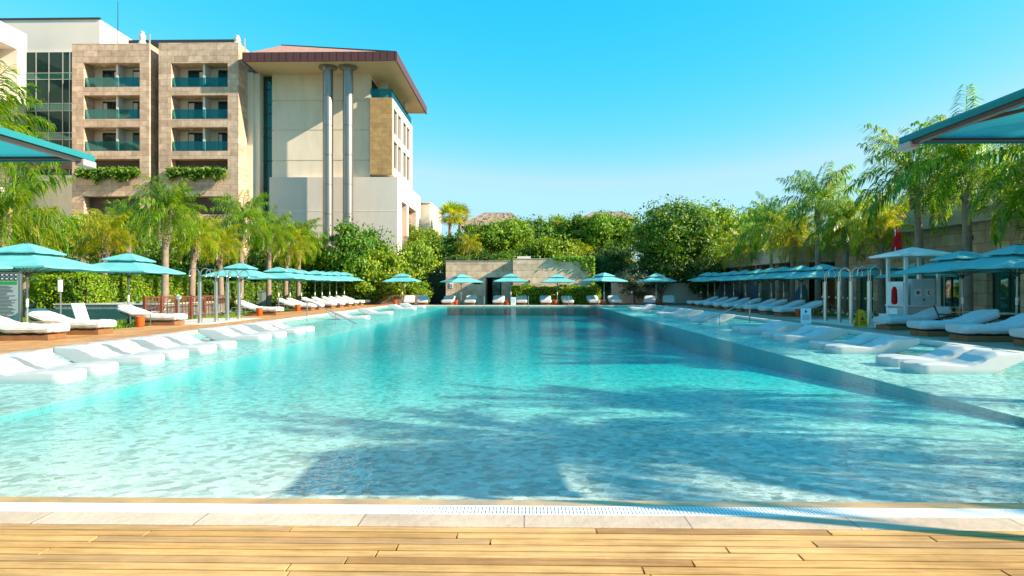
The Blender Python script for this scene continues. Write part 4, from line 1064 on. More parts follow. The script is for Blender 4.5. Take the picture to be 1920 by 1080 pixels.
handrail(-9.7,28.4,1,'chrome handrail sloping into the water on the sunlit hotel side'); handrail(9.75,27.9,-1,'chrome handrail sloping into the water on the shaded hall side')
ps = tag(MB().tube([(0,0,-.3),(0,0,.84)],.035,10).lathe([(.05,-.0),(.05,.03),(.03,.035)],10).build('pool_post', M['steel'], None, True), None, 'post', 'slim chrome posts at the pool end')
PSP = Proto(ps)
PSP.put((-3.4,54.3,0),0,'slim chrome post at the pool end before the pavilion wall'); PSP.put((.35,54.3,0),0,'slim chrome post at the pool end by the white notice board'); PSP.put((3.75,54.3,0),0,'slim chrome post at the pool end before a half sunlit lounger')
ib = tag(empty('information_board',(-20.95,25.6,-.03)), 'tall grey information board with text lines and green band at the picture edge', 'sign')
MB().box(-.56,.46,-.04,.04,.05,2.28,.01).build('panel', M['sign_grey'], ib)
for x in (-.60,.51): MB().box(x-.045,x+.045,-.05,.05,0,2.36,.01).build('post', M['steel'], ib)
MB().box(-.555,.455,-.05,-.041,2.16,2.27).build('header', M['frame_dark'], ib)
MB().box(-.5,.40,-.05,-.041,1.68,1.80).build('green_band', M['sign_green'], ib)
b=MB()
for k in range(5): 
    x=-.5+k*.19; b.box(x,x+.15,-.05,-.041,2.0,2.13); b.box(x,x+.15,-.05,-.041,1.84,1.97)
ic = b.build('pictogram', M['black'], ib)
b=MB()
for k in range(5):
    x=-.5+k*.19; b.box(x+.05,x+.13,-.056,-.051,2.04,2.09); b.box(x+.05,x+.13,-.056,-.051,1.88,1.93)
b.build('pictogram_inlay', M['sign_white'], ic)
b=MB(); rnd=random.Random(3)
for k in range(26): z=1.6-k*.056; b.box(-.48,-.48+rnd.uniform(.45,.86),-.05,-.041,z,z+.016)
b.build('text_line', M['frame_dark'], ib)
ss = tag(empty('post_sign',(-21.3,29.0,-.03),R(10)), 'small white plate on a slim post beside the clipped hedge', 'sign')
MB().tube([(0,0,0),(0,0,2.0)],.035,8).build('post', M['steel_grey'], ss); MB().box(-.10,.10,-.05,.0,1.35,1.9,.01).build('sign_plate', M['sign_white'], ss)
# rusty branch-pattern fence and the tiled spa behind it
fe = tag(empty('rusty_fence',(-16.2,27.0,0),0), 'rust brown metal fence with cut out branch pattern beside the showers', 'fence')
n=6; dy=7.6/n
for k in range(n+1): MB().box(-.06,.06,k*dy-.05,k*dy+.05,0,1.16,.01).build('post', M['rust'], fe)
rnd=random.Random(5)
for k in range(n):
    b=MB(); y0=k*dy+.055; y1=(k+1)*dy-.055
    b.box(-.015,.015,y0,y1,1.06,1.12); b.box(-.015,.015,y0,y1,.10,.16)
    for q in range(4):
        y=y0+(q+.5)*(y1-y0)/4
        b.tube([(0,y,.15),(0,y+rnd.uniform(-.03,.03),.6),(0,y+rnd.uniform(-.05,.05),1.07)],.016,4)
        for z in (.26,.38,.5,.62,.74,.86,.96):
            for s in (-1,1):
                b.tube([(0,y,z),(0,y+s*(y1-y0)/8.2,z+.10+rnd.uniform(0,.05))],.011,4)
    b.build('panel', M['rust'], fe)
sp = tag(empty('tiled_spa',(-19,33,0)), 'raised mosaic tiled spa pool behind the rusty fence', 'spa')
hp('wall', MB().box(-22,-17.1,29.6,30.0,-.03,.72).box(-17.5,-17.1,30.001,36.5,-.03,.72).box(-22,-21.6,30.001,36.5,-.03,.72).box(-21.59,-17.51,36.1,36.5,-.03,.72), M['mosaic'], sp)
hp('rim', MB().box(-22.05,-17.05,29.55,30.05,.722,.76).box(-17.55,-17.05,30.052,36.5,.722,.76), M['teal_glass'] if False else M['coping'], sp)
m_, n_, p_, o_ = new_mat('spa_water'); p_.inputs['Base Color'].default_value=(.06,.36,.38,1); p_.inputs['Roughness'].default_value=.08; bump(n_,p_,noise(n_,6,3,pos(n_)),.3,.02)
hp('water', MB().add([(-21.6,30.0,.64),(-17.5,30.0,.64),(-17.5,36.1,.64),(-21.6,36.1,.64)],[(0,1,2,3)]), m_, sp)
hp('step', MB().box(-22.6,-17.4,28.9,29.54,-.03,.28).box(-22.3,-17.3,29.2,29.545,.282,.52), M['spa_dark'], sp)
# utility cabinet, lantern posts, tarps, benches, planter
uc = tag(empty('utility_cabinet',(-20.6,50.2,-.03)), 'grey green metal utility cabinet against the dark hedge', 'cabinet')
MB().box(-.5,.5,-.3,.3,.05,1.25,.02).build('body', plain('utility_green',(.22,.28,.24),.5), uc); MB().box(-.46,-.01,-.32,-.303,.12,1.18).build('door', plain('utility_green',(.24,.30,.26),.5), uc); MB().box(.01,.46,-.32,-.303,.12,1.18).build('door', M['sign_grey'], uc); MB().box(-.55,.55,-.34,.34,1.25,1.3,.01).build('lid', M['sign_grey'], uc)
def bollard(x,y,label):
    r=tag(empty('garden_light',(x,y,0)),label,'light')
    MB().lathe([(.07,0),(.07,.02),(.035,.03),(.035,1.0)],10).build('post',M['steel_grey'],r,True); MB().lathe([(.03,1.0),(.10,1.04),(.11,1.12),(.05,1.2),(.01,1.22)],12).build('lamp_head',M['sign_white'],r,True)
bollard(9.75,58.3,'small globe garden light beside the dark shrubs at the pool end'); bollard(16.2,59.0,'small garden light among the dark covered furniture'); bollard(-14.9,27.3,'slim garden light post at the rusty fence') 
def tarp(x,y,sx,sy,h,label,seed):
    rnd=random.Random(seed); V=[];F=[];n=22;m=9
    ph=[rnd.uniform(0,6) for _ in range(4)]
    for i in range(m+1):
        u=i/m
        for k in range(n):
            a=2*math.pi*k/n; ca,sa=math.cos(a),math.sin(a)
            q=1.0-.45*u**2+.10*math.sin(5*a+ph[0]+u*2)*(1-u*.5)+.05*math.sin(9*a+ph[1])
            top=h*(.8+.25*math.sin(a*1+ph[2])*u)
            V.append((math.copysign(abs(ca)**.6,ca)*sx*q, math.copysign(abs(sa)**.6,sa)*sy*q, top*u))
    for i in range(m):
        for k in range(n): F.append((i*n+k,i*n+(k+1)%n,(i+1)*n+(k+1)%n,(i+1)*n+k))
    F.append(tuple(m*n+k for k in range(n)))
    tag(MB().add(V,F).build('covered_furniture',M['tarp'],None,True,(x,y,0)),label,'covered furniture')
tarp(18.2,57.5,1.2,.8,2.0,'furniture under a peaked grey tarp behind the far shaded umbrellas',1)
tarp(18.6,52.5,.7,.6,1.7,'smaller grey tarp bundle between the palm trunks',2)
tarp(19.8,46.5,.6,.6,1.7,'grey blue tarp bundle in front of the stone pillar',4)
def bench(x,y,label,w=1.5):
    r=tag(empty('low_table',(x,y,-.02)),label,'table')
    MB().box(-w/2,w/2,-.35,.35,.44,.50,.008).build('tabletop',M['paint_white'] if 'white' in label else M['table_wood'],r)
    for sx in (-1,1):
        for sy in (-1,1): MB().box(sx*(w/2-.1)-.03,sx*(w/2-.1)+.03,sy*.27-.03,sy*.27+.03,0,.439).build('leg',M['frame_dark'],r)
    MB().box(-w/2+.1,w/2-.1,-.02,.02,.3,.36).build('stretcher',M['frame_dark'],r)
bench(19.3,26.6,'low white topped table between hall door and palm trunk'); bench(19.2,42.2,'dark low table behind the first shaded loungers'); bench(18.9,45.0,'second dark low table behind the shaded loungers')
bench(21.3,36.8,'dark low table in the shade against the hall wall behind the showers'); bench(20.8,33.0,'dark low table left of the lifeguard stand steps',1.1)
pb = tag(empty('stone_planter',(-31,42,-.03)), 'low pale stone planter on the lawn behind the information board', 'planter')
MB().box(-1.8,1.8,-.6,.6,0,.55,.03).build('wall',M['white_wall'],pb); MB().box(-1.2,1.0,-.4,.5,.553,1.0,.05).build('upper_wall',M['plaster'],pb); MB().box(-.4,.6,-.62,-.603,.1,.4).build('recess_shade',M['dark'],pb)  # dark panel on the planter face paints the shade of a hollow
# ================================================================== VEGETATION
rng = np.random.default_rng(11)
def frond_block(base, az, e0, bend, L, nl, leafL, droop, rg, width=.05, plum=.5):
    """one pinnate frond: list of leaflet strips (6 verts, 2 quads) plus a thin rachis strip"""
    V=[];Q=[]
    seg=14; p=np.array(base,float); pts=[p.copy()]; dirs=[]
    h=np.array([math.cos(az),math.sin(az),0]); side=np.array([-math.sin(az),math.cos(az),0])
    tw=rg.uniform(-.25,.25)
    for i in range(seg):
        t=(i+.5)/seg; e=e0-bend*t**1.25
        d=h*math.cos(e)+np.array([0,0,1])*math.sin(e)+side*tw*t*.4
        d/=np.linalg.norm(d); dirs.append(d); p=p+d*L/seg; pts.append(p.copy())
    dirs.append(dirs[-1])
    for i in range(seg):   # rachis
        w=.035*(1-i/seg)+.008; a=len(V)
        up=np.cross(dirs[i],side)
        V+=[pts[i]-side*w,pts[i]+side*w,pts[i+1]+side*w*.8,pts[i+1]-side*w*.8]; Q.append((a,a+1,a+2,a+3))
    for k in range(nl):
        t=.14+.86*(k+rg.uniform(0,1))/nl; i=min(seg-1,int(t*seg)); fr=t*seg-i
        o=pts[i]*(1-fr)+pts[i+1]*fr; d=dirs[i]
        ln=leafL*(.45+.75*math.sin(math.pi*min(1,t*.93+.04)))*rg.uniform(.8,1.15)
        for s in (-1,1):
            up=np.cross(d,side*s)*s
            v=side*s*rg.uniform(.65,1.0)+d*rg.uniform(.25,.7)+np.array([0,0,1])*rg.uniform(-plum,plum)
            v/=np.linalg.norm(v)
            v2=v*(1-droop)+np.array([0,0,-1])*droop*1.1+d*.1; v2/=np.linalg.norm(v2)
            wv=np.cross(v,[0,0,1.0]); nn=np.linalg.norm(wv); wv=(wv/nn if nn>1e-3 else d)*width/2
            wv=wv*.6+d*width*.25
            a=len(V); m=o+v*ln*.5; e=m+v2*ln*.55
            V+=[o-wv*.5,o+wv*.5,m+wv,m-wv,e+wv*.25,e-wv*.25]; Q+=[(a,a+1,a+2,a+3),(a+3,a+2,a+4,a+5)]
    return V,Q
def palm_crown(name, seed, nf=26, L=3.3, leafL=.62, nl=46, mat='palm_leaf', droop=.62, width=.065, lo=-18):
    rg=np.random.default_rng(seed); V=[];Q=[]
    for k in range(nf):
        f=k/(nf-1); az=k*2.39996+rg.uniform(-.2,.2); e0=R(84-(84-lo)*f**1.05)+rg.uniform(-.1,.1)
        bend=R(62+34*rg.random()-(18 if f<.3 else -10))
        v,q=frond_block((.08*math.cos(az),.08*math.sin(az),.1*(1-f)),az,e0,bend,L*rg.uniform(.82,1.1)*(1-.12*(f>.8)),nl,leafL,droop*rg.uniform(.8,1.15),rg,width)
        a=len(V); V+=v; Q+=[tuple(i+a for i in t) for t in q]
    me=np_mesh(name,np.array(V),np.array(Q)); me.materials.append(M[mat]); return me
PC=[palm_crown('palm_crown',s,nf,L,lf,nl,mt) for s,nf,L,lf,nl,mt in ((1,34,3.4,.76,50,'palm_leaf'),(2,38,3.2,.72,50,'palm_leaf'),(3,32,3.5,.80,50,'palm_leaf'),(4,34,3.2,.72,46,'palm_gold'),(5,32,3.0,.70,44,'palm_gold'))]
def palm_trunk(name, h, r, seed, boot=.9):
    rd=random.Random(seed); pr=[]; z=-.1; n=int(h/.12)
    b=MB(); lx=rd.uniform(-.25,.25); ly=rd.uniform(-.2,.2)
    pts=[];rad=[]
    for i in range(n+1):
        u=i/n; pts.append((lx*u*u,ly*u*u,-.1+(h+.1)*u)); rad.append(r*(1.18-.28*u)*(1+.05*(i%2))*(1.25 if u<.03 else 1))
    b.tube(pts,rad,12)
    return b, (lx,ly)
def boots(h, r, c, seed, boot=1.0):
    rd=random.Random(seed); b=MB()
    for k in range(26):
        a=k*2.4; z=h-boot+boot*k/26; w=.10
        e=Vector((math.cos(a),math.sin(a),0)); s=Vector((-e.y,e.x,0)); o=Vector((c[0],c[1],z))
        q=r*1.0+.02; t=r+.10+.06*rd.random()
        v=[o+e*q-s*w+Vector((0,0,-.12)),o+e*q+s*w+Vector((0,0,-.12)),o+e*t+s*w*.5+Vector((0,0,.32)),o+e*t-s*w*.5+Vector((0,0,.32)),o+e*(q-.06)-s*w,o+e*(q-.06)+s*w,o+e*(t-.06)+s*w*.5+Vector((0,0,.32)),o+e*(t-.06)-s*w*.5+Vector((0,0,.32))]
        b.add(v,[(0,1,2,3),(7,6,5,4),(0,4,5,1),(2,6,7,3),(1,5,6,2),(3,7,4,0)])
    return b
def palm(x, y, h, var, label, cs=1.0, r=.17, group='feathery palms along the decks', z=0, rz=None):
    root=tag(empty('palm_tree',(x,y,z),random.uniform(0,6.28) if rz is None else rz),label,'palm tree',group)
    b,c=palm_trunk('trunk',h,r,int(x*7+y*3)); t=b.build('trunk',M['trunk_palm'],root,True)
    boots(h+.05,r*.95,c,int(y),min(1.3,h*.3)).build('leaf_bases',M['boot_palm'],t)
    o=link('crown',PC[var],None,root); o.location=(c[0],c[1],h+.02); o.scale=(cs,cs,cs*1.0)
    return root
HALL=[(28.3,6.6,0,.98),(31.8,6.7,2,1.02),(35.2,4.6,4,.72),(39.0,5.1,1,.85),(42.8,7.0,2,.95),(46.7,5.0,3,.82),(50.5,6.3,0,.85),(54.3,5.1,1,.8),(58.0,4.8,3,.8)]
hl=['tall palm with upswept fronds nearest the hall side parasol corner','tall palm rising highest right of the lifeguard stand roof','short palm behind the red flag at the lifeguard stand','palm right behind the hall side shower posts','tall palm left of the hall side showers with a high spiky top',
    'golden palm with hanging fronds over the dense umbrella row','palm over the middle of the dense shaded umbrella row','drooping palm near the far end of the shaded umbrella row','golden palm at the far end of the shaded umbrella row']
for (y,h,v,s),l in zip(HALL,hl): palm(19.5+random.uniform(-.15,.15),y,h,v,l,s)
for x,y,h,v,s,l in ((19.5,24.0,5.6,1,1.1,'hall side palm beyond the picture edge, next in line after the tall ones'),(19.5,19.8,5.8,0,1.1,'hall side palm beyond the picture edge, level with the parasol shaded loungers'),(19.5,15.6,6.4,2,1.15,'hall side palm beyond the picture edge, level with the nearest pool loungers'),
                  (16.2,7.0,7.2,2,.7,'tall slim palm added out of view to shade the middle of the near water'),(12.9,3.8,6.2,0,.8,'taller palm added out of view to shade the water by the drain')):  # slim and taller palms added out of view for their water shadows
    palm(x,y,h,v,l,s)
HOT=[(34.9,5.4,1,.9,'palm with pale trunk rising above the clipped hedge'),(38.2,4.3,4,.8,'small golden palm behind the first hotel side shower post'),(41.6,4.1,3,.75,'short golden palm between two taller hotel side palms'),(45.3,6.0,2,1.0,'stout palm with thick swollen trunk top right of the showers'),
     (49.2,5.4,0,.9,'palm with bare trunk beside the utility cabinet'),(52.9,4.6,3,.95,'golden palm over the hotel side umbrella row'),(56.5,5.6,1,.95,'palm with feathery arching fronds before the cream gable wall'),(60.2,4.6,0,.9,'last palm of the hotel side row by the bright shrubs')]
for y,h,v,s,l in HOT: palm(-20.0+random.uniform(-.25,.25),y,h+.15,v,l,s*.82)
for x,y,h,v,s,l in ((-21.4,24.0,7.3,0,1.0,'tall palm drooping from the picture edge over the glass curtain wall'),(-23.4,28.2,4.7,2,.95,'palm with long hanging fronds below the parasol corner'),
              (-26.5,33.5,4.0,3,.9,'golden palm between the information board and the hotel base'),(-25.6,38.5,4.6,4,.85,'bright golden palm in front of the first balcony tower base'),
              (-27.5,44.0,5.6,1,.85,'green palm in front of the second balcony tower base'),(-30.5,47.0,5.4,4,.95,'golden green palm clump in front of the ground floor louvres'),
              (-24.5,50.0,5.3,3,.9,'golden palm between the two balcony towers'),(-35.0,52.0,5.5,4,1.0,'golden palm low in front of the beige base wall')):
    palm(x,y,h,v,l,s*(.84 if y > 30 else 1),group='palms in front of the hotel')
# ---- leafy crowns
def leaf_cards(centers, normals, size, rg, jit=.7, asp=.55):
    n=len(centers); nr=normals+rg.normal(0,jit,(n,3)); nr/=np.linalg.norm(nr,axis=1)[:,None]
    t=np.cross(nr,rg.normal(0,1,(n,3))); t/=np.linalg.norm(t,axis=1)[:,None]; b=np.cross(nr,t)
    s=size*rg.uniform(.6,1.3,(n,1))
    V=np.empty((n,4,3)); V[:,0]=centers-t*s; V[:,1]=centers+b*s*asp; V[:,2]=centers+t*s; V[:,3]=centers-b*s*asp
    return V.reshape(-1,3), np.arange(n*4).reshape(n,4)
def crown_mesh(name, seed, rx, ry, rz, ncl, nlf, leaf, mat, flat=.0, low=-.75):
    rg=np.random.default_rng(seed); C=[];Nn=[]
    for k in range(ncl):
        while True:
            d=rg.normal(0,1,3); d/=np.linalg.norm(d)
            if d[2]>low: break
        rr=rg.uniform(.45,.92); c=d*rr*np.array([rx,ry,rz]); cr=rg.uniform(.2,.36)*min(rx,rz)*1.1
        u=rg.normal(0,1,(nlf,3)); u/=np.linalg.norm(u,axis=1)[:,None]
        u[:,2]=np.where(rg.random(nlf)<.6,np.abs(u[:,2]),u[:,2])
        C.append(c+u*cr*rg.uniform(.55,1.05,(nlf,1))*np.array([1.15,1.15,.8])); Nn.append(u*.6+d*.5)
    ni=int(ncl*nlf*.09); u=rg.normal(0,1,(ni,3)); u/=np.linalg.norm(u,axis=1)[:,None]
    C.append(u*rg.uniform(.1,.75,(ni,1))*np.array([rx,ry,rz])); Nn.append(u)
    ns=int(ncl*nlf*.05); u=rg.normal(0,1,(ns,3)); u[:,2]=np.abs(u[:,2]); u/=np.linalg.norm(u,axis=1)[:,None]
    C.append(u*rg.uniform(.95,1.22,(ns,1))*np.array([rx,ry,rz])); Nn.append(u)
    V,Q=leaf_cards(np.concatenate(C),np.concatenate(Nn),leaf,rg)
    me=np_mesh(name,V,Q); me.materials.append(M[mat]); return me
CR={}
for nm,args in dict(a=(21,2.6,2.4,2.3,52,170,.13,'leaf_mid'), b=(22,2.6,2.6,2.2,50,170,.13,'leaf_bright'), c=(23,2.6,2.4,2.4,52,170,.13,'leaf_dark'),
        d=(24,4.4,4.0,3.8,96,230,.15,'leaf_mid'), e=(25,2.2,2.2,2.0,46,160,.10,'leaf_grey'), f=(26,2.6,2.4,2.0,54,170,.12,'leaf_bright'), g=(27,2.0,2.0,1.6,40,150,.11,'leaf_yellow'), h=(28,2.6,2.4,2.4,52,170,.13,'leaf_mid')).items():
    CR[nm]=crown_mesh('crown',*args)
def trunk_mb(h, r, spread, seed, nb=5):
    rd=random.Random(seed); b=MB(); lx,ly=rd.uniform(-.3,.3),rd.uniform(-.3,.3)
    b.tube([(0,0,-.1),(lx*.3,ly*.3,h*.4),(lx,ly,h)],[r*1.2,r,r*.8],9)
    for k in range(nb):
        a=k*2*math.pi/nb+rd.uniform(-.4,.4); L=spread*rd.uniform(.7,1.1)
        b.tube([(lx*.7,ly*.7,h*.75),(lx+math.cos(a)*L*.4,ly+math.sin(a)*L*.4,h+L*.35),(lx+math.cos(a)*L,ly+math.sin(a)*L,h+L*.9)],[r*.6,r*.4,r*.12],6)
    return b
def tree(x, y, z, crown, zc, sx, sz, label, name='leafy_tree', cat='tree', group=None, r=.16, th=None):
    root=tag(empty(name,(x,y,z),random.uniform(0,6.28)),label,cat,group)
    h=th if th else max(.4,zc-z-sz*1.3)
    trunk_mb(h,r,sx*1.1,int(x*13+y)).build('trunk',M['bark'],root,True)
    o=link('crown',CR[crown],None,root); o.location=(0,0,zc-z); o.scale=(sx,sx,sz)
    return root
def gz(x,y):
    return 3.6*min(1,max(0,(y-63)/12.5*1.0))**.8*min(1,max(0,(x+14)/5.5)) if y>63 else -.05
# big shrub mass at the far hotel side corner : (x px, y px of crown top, Y, half width px, crown key)
def shrub_px(px, ytop, Y, hw, key, label, hh=None, group='shrubs and trees behind the pool', name='leafy_shrub', cat='shrub'):
    x=wx(px,Y); zt=wz(ytop,Y,px); base=gz(x,Y); rx={'a':2.6,'b':2.6,'c':2.6,'d':4.4,'e':2.2,'f':2.6,'g':2.0,'h':2.6}[key]; rz={'a':2.3,'b':2.2,'c':2.4,'d':3.8,'e':2.0,'f':2.0,'g':1.6,'h':2.4}[key]
    sx=hw*Y/F_PX/rx/1.05; half=(hh*Y/F_PX if hh else min((zt-base)/2, sx*rz*1.15)); sz=half/rz/1.05
    return tree(x,Y,base,key,zt-half*1.0,sx,sz,label,name,cat,group)
BG='shrubs and trees behind the pool'
for a in ((655,417,60.5,55,'a','tall broad shrub beside the steel columns of the hotel',70),(700,428,63,50,'h','dark topped shrub against the grey block of the hotel',75),(735,462,61,52,'b','bright rounded shrub above the lone umbrella',60),
          (615,470,61,50,'b','bright shrub behind the hotel side umbrella row',55),(680,478,60,55,'f','bright bushy shrub low behind the last hotel side umbrellas',52),(782,452,63.5,46,'f','bright sprawling shrub beside the pavilion passage',55),
          (775,520,61.2,36,'b','rounded shrub overhanging the low terracotta wall end',32),(640,520,60.8,60,'a','leafy shrub overhanging the middle of the low terracotta wall',34),(705,518,60.8,50,'h','dark leafy shrub over the low terracotta wall',34),
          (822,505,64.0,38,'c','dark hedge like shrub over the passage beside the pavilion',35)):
    shrub_px(*a)
for a in ((765,420,80,38,'a','shrub on the rise beside the small beige villa',40),(800,428,76,40,'f','golden green shrub on the rise above the passage',40),(840,440,74,45,'h','shrub on the slope behind the pavilion roof edge',45),
          (890,418,74,42,'a','tangled shrub on the slope above the pavilion doorway',48),(925,408,74,36,'b','bright tall shrub in front of the wide thatched hut',45),(965,408,75,40,'f','golden green shrub right of the wide thatched hut',44),
          (1005,408,80,42,'a','shrub on the skyline right of the thatched hut',45),(1040,440,70,50,'b','brightest rounded tree behind the pavilion screen wall',50),(1045,404,82,36,'f','shrub on the skyline above the brightest tree',40),
          (1085,402,80,40,'h','skyline shrub below the peeking thatched hut',45),(1130,398,79,42,'f','golden skyline shrub in front of the peeking thatched hut',46),(1175,398,80,38,'b','bright skyline shrub beside the big leafy tree',45),
          (1110,470,68,46,'c','dark shrub in the shade behind the vine corner',50),(1150,455,72,44,'c','dark shrub left of the big leafy tree',50),(860,475,68,40,'c','dark shrub just above the pavilion wall',34),(950,470,67.5,46,'h','green shrub just above the pavilion roof hatch',40),
          (1000,455,72,38,'a','mid green shrub between hatch and brightest tree',40),(905,470,70,36,'c','dark shrub behind the pavilion doorway wall',36)):
    shrub_px(*a)
# big leafy trees on the hall side of the pool end
tree(wx(1262,63.5),63.5,0,'d',wz(455,63.5,1262),1.02,1.03,'big round leafy tree with pale trunk behind the end deck umbrella','leafy_tree','tree',BG,.24,3.0)
tree(wx(1330,66),66,.2,'b',wz(445,66,1330),1.25,1.6,'bright leafy tree beside the big round one, towards the palms','leafy_tree','tree',BG,.2,2.6)
tree(wx(1190,61.5),61.5,-.05,'e',wz(533,61.5,1190),.95,.85,'small grey green tree with thin trunk beside the shaded umbrella','leafy_tree','tree',BG,.11,1.5)
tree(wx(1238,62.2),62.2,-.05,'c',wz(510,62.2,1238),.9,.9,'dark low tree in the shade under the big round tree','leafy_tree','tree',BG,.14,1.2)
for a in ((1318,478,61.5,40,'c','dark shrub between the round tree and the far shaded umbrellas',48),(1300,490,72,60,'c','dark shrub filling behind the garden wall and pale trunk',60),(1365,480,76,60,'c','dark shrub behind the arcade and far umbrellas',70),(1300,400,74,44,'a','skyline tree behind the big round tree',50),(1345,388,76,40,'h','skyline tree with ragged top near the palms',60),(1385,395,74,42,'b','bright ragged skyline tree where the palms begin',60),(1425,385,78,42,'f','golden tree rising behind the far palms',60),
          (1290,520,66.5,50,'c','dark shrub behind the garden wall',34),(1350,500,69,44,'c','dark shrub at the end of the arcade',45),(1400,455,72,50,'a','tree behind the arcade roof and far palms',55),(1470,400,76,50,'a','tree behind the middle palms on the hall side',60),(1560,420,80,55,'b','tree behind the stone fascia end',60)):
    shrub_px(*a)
# shrubs behind the hotel side deck
for a in ((20,455,42,60,'a','green shrub at the picture edge behind the umbrellas',60),(95,468,40,50,'b','green shrub with yellow patches behind the information board umbrella',50),(140,488,37,42,'g','yellow leaved shrub just above the clipped hedge end',32),(215,470,46,55,'a','shrub above the clipped hedge, behind banana leaves',55),
          (290,455,52,55,'h','dark shrub behind the pale palm trunk',60),(345,470,50,46,'a','leafy shrub behind the first curved showers',60),(395,475,50,46,'c','dark shrub directly behind the shower posts',60),(440,470,56,50,'h','shrub behind the stout palm trunk',60),
          (490,480,56,46,'c','dark shrub behind the utility cabinet',60),(545,470,60,46,'a','shrub behind the hotel side umbrella tops',55),(590,455,64,44,'b','bright shrub left of the big shrub mass',55),(240,425,58,60,'a','green shrub in front of the balcony tower base',55),(380,425,60,60,'b','bright shrub in front of the second tower base',50),
          (500,420,64,44,'a','shrub at the foot of the stair glazing',50),(560,425,66,46,'h','shrub at the foot of the cream gable wall',50),(60,420,52,60,'b','bright shrub in front of the slatted wing wall',50),(150,405,56,55,'f','golden shrub in front of the beige hotel base wall',50),(20,520,36,40,'g','yellow green shrub on the lawn behind the information board',35),(320,520,47,60,'c','dark hedge shrub behind the tiled spa',35),(430,525,54,60,'c','dark low hedge shrub behind the showers',35),(540,530,60,60,'c','dark low shrub behind the umbrella poles',32),(590,528,62,50,'a','low shrub at the end of the terracotta wall',32)):
    shrub_px(*a,group='shrubs behind the hotel side deck')
# ---- clipped hedges
def hedge(x0,x1,y0,y1,h,label,mat='leaf_hedge',leaf=.085,dens=230,z=-.03,seed=1):
    rg=np.random.default_rng(seed); C=[];Nn=[]
    root=tag(empty('clipped_hedge',((x0+x1)/2,(y0+y1)/2,z)),label,'hedge')
    sx,sy=(x1-x0)/2,(y1-y0)/2
    for (a,b,nrm,area) in (('y',-1,(0,-1,0),(x1-x0)*h),('y',1,(0,1,0),(x1-x0)*h),('x',-1,(-1,0,0),(y1-y0)*h),('x',1,(1,0,0),(y1-y0)*h),('z',1,(0,0,1),(x1-x0)*(y1-y0))):
        n=int(area*dens); p=np.empty((n,3)); u=rg.uniform(-1,1,n); w=rg.uniform(0,1,n); d=rg.normal(0,.06,n)
        if a=='y': p[:,0]=u*sx; p[:,1]=b*(sy+d); p[:,2]=w*h
        elif a=='x': p[:,1]=u*sy; p[:,0]=b*(sx+d); p[:,2]=w*h
        else: p[:,0]=u*sx; p[:,1]=rg.uniform(-1,1,n)*sy; p[:,2]=h+d
        bulge=.09*np.sin(p[:,0]*1.7+p[:,1]*1.3)+.05*np.sin(p[:,0]*4.1+p[:,2]*3)
        p+=np.array(nrm)*bulge[:,None]
        C.append(p); Nn.append(np.tile(np.array(nrm,float),(n,1)))
    V,Q=leaf_cards(np.concatenate(C),np.concatenate(Nn),leaf,rg,.8)
    me=np_mesh('foliage',V,Q); me.materials.append(M[mat]); link('foliage',me,None,root)
    MB().box(-sx+.15,sx-.15,-sy+.15,sy-.15,0,h-.15).build('branch_core',plain('hedge_core',(.03,.035,.012),.9),root)
hedge(-25.2,-22.7,32.7,43.5,2.15,'tall clipped bright green hedge behind the hotel side lawn',seed=1)
hedge(wx(958,58.9),wx(1122,58.9),58.4,59.2,1.62,'long clipped hedge below the sunlit pavilion screen wall','leaf_hedge',.085,260,seed=2)
hedge(-23,-20.9,44.5,61,1.9,'dark clipped hedge behind the hotel side palm trunks','leaf_mid',.10,120,seed=3)
hedge(wx(803,63.6),wx(838,63.6),62.4,64.6,3.9,'dark hedge arching over the passage beside the pavilion','leaf_mid',.1,150,z=2.2 if False else .0,seed=4) if False else None
# ---- trailing greenery in the hotel planters, vine on the pavilion corner
def trailing(px0,px1,Y,ytop,ydrop,label,seed):
    rg=np.random.default_rng(seed); x0,x1=wx(px0,Y),wx(px1,Y); zt,zd=wz(ytop,Y,(px0+px1)/2),wz(ydrop,Y,(px0+px1)/2)
    n=2600; x=rg.uniform(x0,x1,n); prof=(.35+.65*np.abs(np.sin(x*1.1+seed)*np.sin(x*2.7+1)))*1.0
    z=zt+rg.normal(0,.12,n)-rg.random(n)**1.3*(zt-zd)*prof; y=Y-.2+rg.normal(0,.22,n)
    V,Q=leaf_cards(np.stack([x,y,z],1)-np.array([(x0+x1)/2,Y,zt]),np.tile(np.array([.3,-.8,.5]),(n,1)),.16,rg,.6)
    me=np_mesh('trailing_plant',V,Q); me.materials.append(M['leaf_mid']); tag(link('trailing_plant',me,None,None,False,((x0+x1)/2,Y,zt)),label,'plant','trailing plants in the hotel planters')
trailing(146,262,66.8,318,343,'trailing plant along the planter of the balcony tower next to the glass wall',1)
trailing(315,424,66.8,318,340,'trailing plant along the planter of the balcony tower next to the gable',2)
rg=np.random.default_rng(5); n=1300
vx0,vx1=wx(1035,59.2),wx(1112,59.2); zt=zt2
x=vx1+.1-(rg.random(n)**2.2)*(vx1-vx0); drop=np.where(x>vx1-.8-rg.random(n)*.5,rg.random(n)**1.6*2.6*np.clip((x-vx1+1.3)/1.2,0.1,1.2),rg.random(n)**2*.35*(1+2*np.clip((x-(vx1-2.2)),0,3)))
P_=np.stack([x,59.2+rg.normal(0,.14,n),zt+.18-drop+rg.normal(0,.07,n)],1)-np.array([vx1,59.2,zt])
V,Q=leaf_cards(P_,np.tile(np.array([.3,-.8,.5]),(n,1)),.12,rg,.6); me=np_mesh('climbing_vine',V,Q); me.materials.append(M['leaf_bright'])
tag(link('climbing_vine',me,None,None,False,(vx1,59.2,zt)),'green vine creeping over the sunlit corner of the pavilion screen wall','plant')
